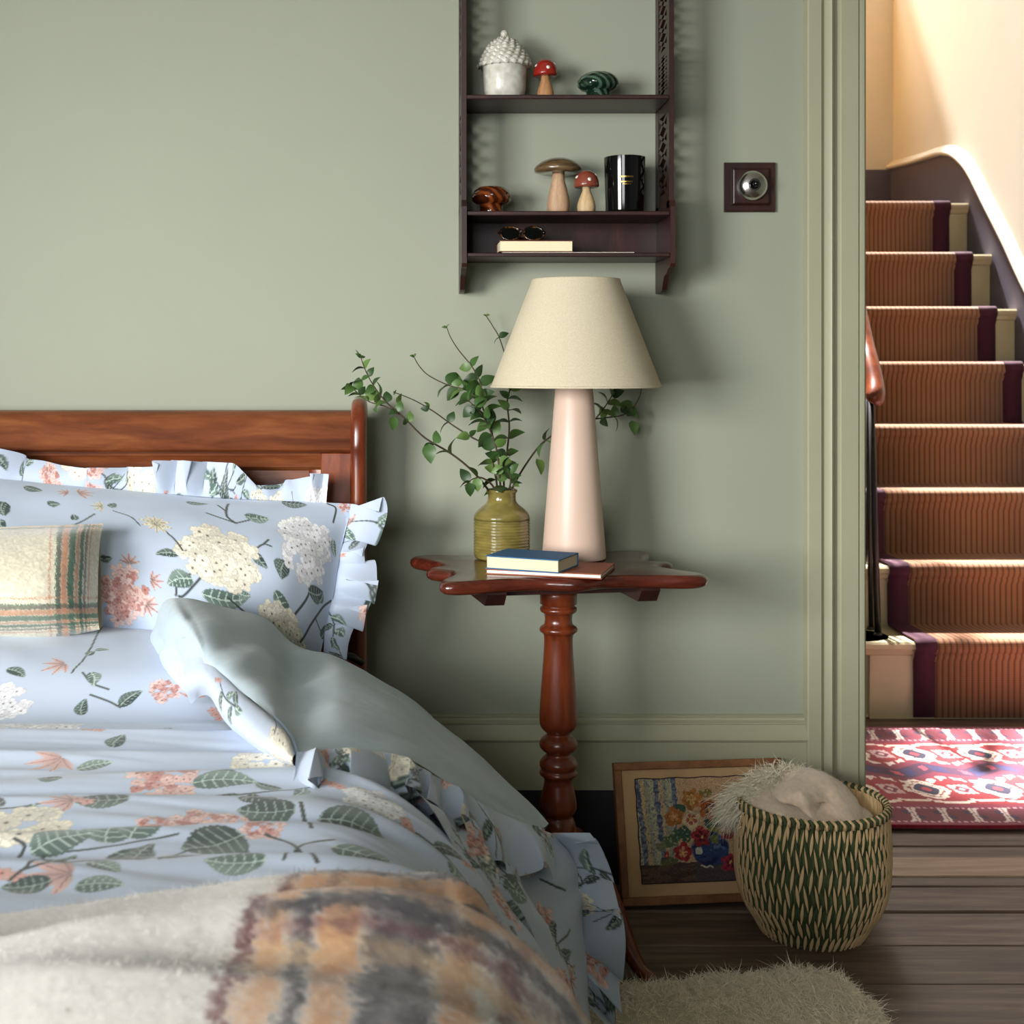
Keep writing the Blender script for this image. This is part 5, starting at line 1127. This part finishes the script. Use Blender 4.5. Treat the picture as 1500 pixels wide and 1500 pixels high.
pt_(ell(970, 950, 185, 165), (44, 66, 120)); pt_(ell(970, 950, 180, 160)*(vnoise(xs*.018, ys_*.035, 7) > .55), (28, 40, 86)); pt_(ell(1040, 900, 110, 80)*(vnoise(xs*.03, ys_*.05, 17) > .6), (80, 110, 150)); pt_(ell(850, 965, 36, 36), (196, 196, 180)); pt_(sstep(12, 4, np.abs(ys_-(1105+.18*(xs-850))))*(xs > 850)*(xs < 990), (220, 214, 196)); pt_(ell(1025, 860, 40, 40), (110, 128, 60))
for cx0, cy0, r0, c, c2, npt in ((815,460,110,(196,122,54),(226,178,104),6),(620,625,98,(192,112,48),(216,150,90),5),(990,570,108,(186,90,38),(70,30,26),5),(800,660,100,(228,200,152),(188,70,66),5),(885,830,104,(176,46,52),(70,24,40),5),(690,975,98,(180,44,46),(222,176,120),5),(1150,790,84,(186,50,56),(120,30,44),5),(1190,650,60,(168,40,60),(90,24,40),5),(1155,1090,96,(180,44,66),(86,26,40),5),(515,1000,34,(184,52,50),(220,150,110),4),(1330,740,80,(196,110,50),(120,50,30),5),(1300,980,80,(190,60,60),(90,30,40),5),(1210,470,80,(222,190,140),(180,90,70),5)):
    dx, dy = xs-cx0, ys_-cy0; rr = np.hypot(dx, dy); th = np.arctan2(dy, dx)+cx0; ed = r0*(.74+.26*np.abs(np.cos(th*npt/2)))
    pt_(sstep(4, -4, rr-ed), c); pt_(sstep(4, -4, rr-ed)*(vnoise(xs*.03, ys_*.03, int(cy0)) > .6)*.6, np.array(c)*.72); pt_(sstep(4, -4, rr-ed*.52)*(np.abs(np.cos(th*npt/2)) > .45)*.85, c2); pt_(sstep(4, -4, rr-r0*.14), (222, 180, 90))
C = C*.80+C.mean(2)[..., None]*.13+np.array((10, 8, 5))
C *= (.78+.36*r5.random(Ug.shape))[..., None]
rel = .0074+.0005*r5.random(Ug.shape)+.0006*np.sin(Ug*40)
NG = o0+np.array((0, 0, .004))+ex*(a0_+Ug*(a1_-a0_))[..., None]+ey*(b0_+Vg*(b1_-b0_))[..., None]+en*rel[..., None]
grid('needlework', NG, vcol('wool_stitching', .95, .2, 900, .3, .001), fr, s2l(np.clip(C, 0, 255)))
bd = [fw(a0_+.001*math.sin(k*2.3), b, .0076) for k, b in enumerate(np.linspace(b0_, b1_, 12))]+[fw(a, b1_+.001*math.sin(k*1.7), .0076) for k, a in enumerate(np.linspace(a0_, a1_, 16))]+[fw(a1_, b, .0076) for b in np.linspace(b1_, b0_, 12)]+[fw(a, b0_, .0076) for a in np.linspace(a1_, a0_, 16)]
MB().tube(bd, .0011, 6).build('stitched_border', mat('dark_thread', lin(52,34,38), .9), fr, smooth=True)

# ------------------------------------------------------------------ basket
BX, BY = (1189-HX)/F*2.36, 2.36
bpz = np.array([0, .006, .02, .045, .07, .10, .14, .18, .21, .223]); bpr = np.array([.086, .090, .098, .113, .123, .1285, .130, .1285, .1265, .126])
bzz = cr(np.stack([bpz, bpr], 1), 80)
def br_(z_): return np.interp(z_, bzz[:, 0], bzz[:, 1])
bk = thing('woven_basket', (BX, BY, 0), 'round woven basket of green and straw strands on the floorboards', 'basket')
NC = 54
straw = mat('straw', lin(214,182,132), .8); nA = noise(straw, tex_coord(straw, (1,1,.2)), 200, 3); setc(straw, ramp(straw, nA, [(.3, lin(186,152,104)), (.7, lin(226,198,152))]))
grn = mat('green_dyed_straw', lin(60,74,42), .8); nA = noise(grn, tex_coord(grn, (1,1,.15)), 160, 3); setc(grn, ramp(grn, nA, [(.3, lin(44,58,32)), (.7, lin(78,92,54))])); bump(grn, nA, .5, .001)
phi = np.linspace(0, 2*PI, NC*10, endpoint=False)[:, None]; zz_ = np.linspace(0, .2225, 110)[None]
RP = .0315
rowf = zz_/RP; rib = np.cos(NC*phi+PI*np.cos(PI*rowf)*.5)
rr = br_(zz_)-.004+.0032*(np.abs(rib)**.6)*np.sign(rib)*1.0+.0012*np.cos(2*PI*rowf)
BG = np.stack([BX+rr*np.cos(phi), BY+rr*np.sin(phi), np.repeat(zz_, len(phi), 0)], 2)
grid('woven_wall', BG, grn, bk, closed_u=True)
Gi = np.stack([BX+(br_(zz_)-.010)*np.cos(phi[::5]), BY+(br_(zz_)-.010)*np.sin(phi[::5]), np.repeat(zz_, len(phi[::5]), 0)], 2); grid('inner_wall', Gi, straw, bk, closed_u=True)
MB().lathe([(0, .002), (.088, .002), (.090, .006), (0, .008)], 40, (BX, BY, 0)).build('basket_base', grn, bk)
# straw slivers showing between the green strands
def sliver_mesh(name):
    V = []; Fs = []; n1 = 7
    for i in range(n1):
        t = i/(n1-1); w_ = math.sin(PI*t)**.8*.5 if 0 < t < 1 else .02; h_ = math.sin(PI*t)**.6
        V += [(-w_, t-.5, -.3), (-w_*.55, t-.5, h_), (w_*.55, t-.5, h_), (w_, t-.5, -.3)]
    for i in range(n1-1):
        a = 4*i; Fs += [(a+q, a+q+1, a+q+5, a+q+4) for q in range(3)]
    me = bpy.data.meshes.new(name); me.from_pydata(V, [], Fs); me.polygons.foreach_set('use_smooth', [True]*len(me.polygons)); me.materials.append(straw); return me
SM = sliver_mesh('straw_sliver'); smv = np.array([v_.co[:] for v_ in SM.vertices]); smf = [tuple(p_.vertices) for p_ in SM.polygons]
rest = MB(); rs = random.Random(2); cand = []
for r_ in range(0, 8):
    zc2 = .012+r_*.0295
    for c_ in range(NC):
        a = 2*PI*(c_+.5*(r_ % 2)+rs.uniform(-.1, .1))/NC; top_ = r_ == 7
        z_ = min(.206, zc2)+rs.uniform(-.002, .002); L_ = (.044 if not top_ else .034)*rs.uniform(.85, 1.12); wd_ = (.0052 if r_ > 1 else .0058)*rs.uniform(.75, 1.2); tl = rs.uniform(-.03, .03)+(.13 if r_ % 2 else -.13)
        if top_: tl = rs.uniform(-.05, .05)
        L_ = min(L_, 2*(.2225-z_), 2*(z_+.012)) if not top_ else min(L_, 2*(.2225-z_))
        rr_ = br_(z_)-.0002; e = .004; sl_ = (br_(min(z_+e, .2225))-br_(max(z_-e, 0)))/(min(z_+e, .2225)-max(z_-e, 0))
        nrm = Vector((math.cos(a), math.sin(a), -sl_)).normalized(); tu = Vector((-math.sin(a), math.cos(a), 0)); tv = nrm.cross(tu).normalized()
        if tv.z < 0: tv = -tv
        u2 = (tu*math.cos(tl)+tv*math.sin(tl)); v2 = (tv*math.cos(tl)-tu*math.sin(tl))
        Mx = Matrix(((u2.x*wd_, v2.x*L_, nrm.x*.0026, BX+rr_*math.cos(a)), (u2.y*wd_, v2.y*L_, nrm.y*.0026, BY+rr_*math.sin(a)), (u2.z*wd_, v2.z*L_, nrm.z*.0026, z_), (0, 0, 0, 1)))
        facing = -(math.cos(a)*BX+math.sin(a)*BY); cand.append((facing, Mx))
cand.sort(key=lambda q: -q[0])
for k, (fc, Mx) in enumerate(cand):
    if k < 240:
        o = bpy.data.objects.new('straw_sliver', SM); COL.objects.link(o); o.parent = bk; o.matrix_local = Matrix.Translation(-Vector(ORG[bk.name])) @ Mx
    else:
        A = np.array(Mx); rest.add(smv@A[:3, :3].T+A[:3, 3], smf)
rest.build('straw_strands', straw, bk, smooth=True, kind='stuff')
rimg, rims = MB(), MB()
for k in range(NC*2):
    a = 2*PI*k/(NC*2); a2 = a+2*PI/(NC*2)*1.3
    pts = [(BX+(.1235)*math.cos(a), BY+.1235*math.sin(a), .214), (BX+.1215*math.cos((a+a2)/2), BY+.1215*math.sin((a+a2)/2), .2255), (BX+.1255*math.cos((a+a2)/2), BY+.1255*math.sin((a+a2)/2), .2275), (BX+.1285*math.cos(a2), BY+.1285*math.sin(a2), .2225), (BX+.1283*math.cos(a2), BY+.1283*math.sin(a2), .214)]
    (rimg if k % 2 else rims).tube(pts, .0030, 6)
rimg.build('rim_braid', grn, bk, smooth=True); rims.build('rim_braid', straw, bk, smooth=True)

# ---- fringed wool blanket stuffed in the basket
M['fleece'] = vcol('beige_fleece', .95, .5, 1200, .35, .0008)
bl = thing('fringed_blanket', (BX, BY, .08), 'beige wool blanket with a white fringe stuffed in the basket', 'blanket')
def blob(ctrl, nu_, nv_, c, name, seed, amp=.006):
    G = loft(ctrl, nu_, nv_); U, V = metric_uv(G); n = normals(G); n = np.where(n[..., 1:2]*1+(-n[..., 2:3])*1 > 0, -n, n)
    G = G+n*(amp*(fbm(U*14, V*14, seed, 3)-.5)*2+.0012*(fbm(U*120, V*120, seed+3, 2)-.5))[..., None]
    C = np.empty(U.shape+(3,)); C[:] = c; C *= (.94+.12*fbm(U*150, V*150, seed+5, 2))[..., None]
    grid(name, G, M['fleece'], bl, s2l(np.clip(C, 0, 255))); return G, n
BEI = (212, 192, 170)
g1, _ = blob([[P(1105,1160,2.44), P(1150,1132,2.46), P(1195,1128,2.47), P(1240,1150,2.46), P(1268,1180,2.44)],
              [P(1125,1140,2.41), P(1160,1126,2.42), P(1200,1130,2.42), P(1236,1152,2.42), P(1262,1186,2.40)],
              [P(1130,1158,2.36), P(1165,1140,2.36), P(1212,1140,2.36), P(1245,1165,2.36), P(1268,1196,2.34)],
              [P(1140,1172,2.33), P(1175,1162,2.31), P(1215,1172,2.33), P(1240,1178,2.32), P(1270,1205,2.30)],
              [P(1165,1182,2.32), P(1185,1190,2.30), P(1205,1180,2.335), P(1242,1196,2.29), P(1262,1212,2.28)],
              [P(1185,1202,2.31), P(1205,1212,2.29), P(1230,1208,2.30), P(1250,1212,2.28), P(1262,1222,2.28)]], 90, 110, BEI, 'folded_wool', 171, .007)
g2, _ = blob([[P(1060,1178,2.40), P(1090,1150,2.42), P(1115,1142,2.42), P(1150,1158,2.41), P(1180,1180,2.38)],
              [P(1066,1190,2.36), P(1095,1164,2.37), P(1125,1160,2.36), P(1160,1178,2.34), P(1195,1200,2.32)],
              [P(1097,1192,2.35), P(1110,1184,2.33), P(1135,1184,2.30), P(1170,1198,2.29), P(1210,1212,2.28)],
              [P(1118,1204,2.33), P(1124,1204,2.30), P(1145,1208,2.27), P(1180,1214,2.265), P(1225,1222,2.265)]], 80, 110, (216, 198, 176), 'lower_fold', 181, .005)
g3, _ = blob([[P(1210,1160,2.45), P(1240,1165,2.45), P(1268,1182,2.43), P(1280,1200,2.40)], [P(1225,1180,2.38), P(1248,1182,2.38), P(1272,1192,2.36), P(1284,1208,2.34)], [P(1200,1210,2.32), P(1235,1206,2.31), P(1262,1208,2.30), P(1282,1216,2.29)], [P(1180,1228,2.29), P(1220,1226,2.28), P(1255,1224,2.28), P(1280,1226,2.28)]], 50, 60, (224, 212, 196), 'lower_fold', 191, .004)
disc = MB().lathe([(0, .165), (.09, .165), (.112, .15), (.112, .10), (0, .10)], 32, (BX, BY, 0)); disc.build('packed_wool', mat('packed_fleece', lin(206,188,166), .95), bl, smooth=True)
r = np.random.default_rng(21); fl_p = []; fl_d = []
edge = cr(np.array([P(1058,1176,2.38), P(1072,1158,2.40), P(1092,1146,2.40), P(1112,1134,2.41), P(1135,1130,2.42), P(1150,1136,2.42)]), 60)
fr_m = mat('white_fringe', lin(238,230,208), .85)
k_ = r.integers(0, 60, 5200); tt = k_/59.0; base_p = edge[k_]+r.normal(size=(5200, 3))*np.array((.006, .010, .006))+np.stack([r.uniform(0, .03, 5200)*1.0, r.uniform(-.03, .0, 5200), r.uniform(-.02, .002, 5200)], 1)
fd = np.stack([np.interp(tt, [0, .5, 1], [-1.0, -.7, -.1]), np.full(5200, -.35), np.interp(tt, [0, .3, .6, 1], [-.35, .25, .6, .75])], 1)
strands('fringe', bl, base_p, fd, r.uniform(.018, .034, 5200), .0016, fr_m, 22, None, .22, .55, 4, flow=np.stack([.45*np.sin(tt*47), .3*np.cos(tt*31), .35*np.cos(tt*53)], 1))
for G in (g1, g2, g3):
    n = normals(G); n = np.where(n[..., 1:2]-n[..., 2:3] > 0, -n, n); i_ = r.integers(0, G.shape[0], 4500); j_ = r.integers(0, G.shape[1], 4500)
    strands('wool_nap', bl, G[i_, j_], n[i_, j_], r.uniform(.002, .005, 4500), .0004, mat('fleece_nap', lin(216,200,180), .95), 23, None, 1.2, .2, 2)

# ------------------------------------------------------------------ sheepskin rug
shp = thing('sheepskin_rug', (.5, 1.9, 0), 'shaggy cream sheepskin rug on the floorboards beside the bed', 'rug')
th = np.linspace(0, 2*PI, 160, endpoint=False)
ctl = np.array([(.30, 2.125), (.40, 2.14), (.50, 2.165), (.60, 2.185), (.66, 2.18), (.69, 2.13), (.705, 2.06), (.70, 1.97), (.69, 1.8), (.66, 1.65), (.5, 1.6), (.3, 1.62), (.2, 1.7), (.18, 1.9), (.22, 2.06)])
kq = len(ctl); E_ = np.vstack([ctl[-1:], ctl, ctl[:3]]); t = np.linspace(0, kq, 160, endpoint=False); i = np.floor(t).astype(int); f = (t-i)[:, None]
a, b_, c, d = E_[i], E_[i+1], E_[i+2], E_[i+3]; oc = .5*((2*b_)+(-a+c)*f+(2*a-5*b_+4*c-d)*f*f+(-a+3*b_-3*c+d)*f**3)
ctr = oc.mean(0); rr = np.linspace(0, 1, 26)[1:]
SG2 = np.stack([np.concatenate([ctr+(oc-ctr)*q, (np.full((160, 1), .004+.016*(1-q**4)))], 1) for q in rr], 1)
SG2[..., 2] += .004*fbm(SG2[..., 0]*30, SG2[..., 1]*30, 5); SG2[:, -1, 2] = .002
hide = vcol('sheepskin_wool', .95, .4, 300, .3, .002)
cc_ = s2l(np.array((200, 188, 160))); colS = np.empty(SG2.shape); colS[:] = cc_
grid('hide', SG2, hide, shp, colS, closed_u=True)
r = np.random.default_rng(33); nS = 36000; q = np.sqrt(r.random(nS)); kk = r.integers(0, 160, nS); pp = ctr+(oc[kk]-ctr)*q[:, None]; keep = pp[:, 1] > 1.78; pp = pp[keep]; q = q[keep]; nS = len(pp)
cl = vnoise(pp[:, 0]*55, pp[:, 1]*55, 6); flow = np.stack([np.cos(cl*11), np.sin(cl*11), np.zeros(nS)], 1)*1.2+np.concatenate([(pp-ctr)*1.6*(q[:, None]**3), np.zeros((nS, 1))], 1)
P3 = np.concatenate([pp, (.006+.014*(1-q**4))[:, None]], 1); cS = s2l(np.array((250, 238, 214)))*(.8+.35*r.random(nS))[:, None]
strands('fleece_locks', shp, P3, np.tile((0, 0, .8), (nS, 1)), r.uniform(.012, .025, nS)*(.6+.8*vnoise(pp[:, 0]*70+5, pp[:, 1]*70, 8)), .0015, hide, 34, cS, .6, .5, 4, flow=flow)
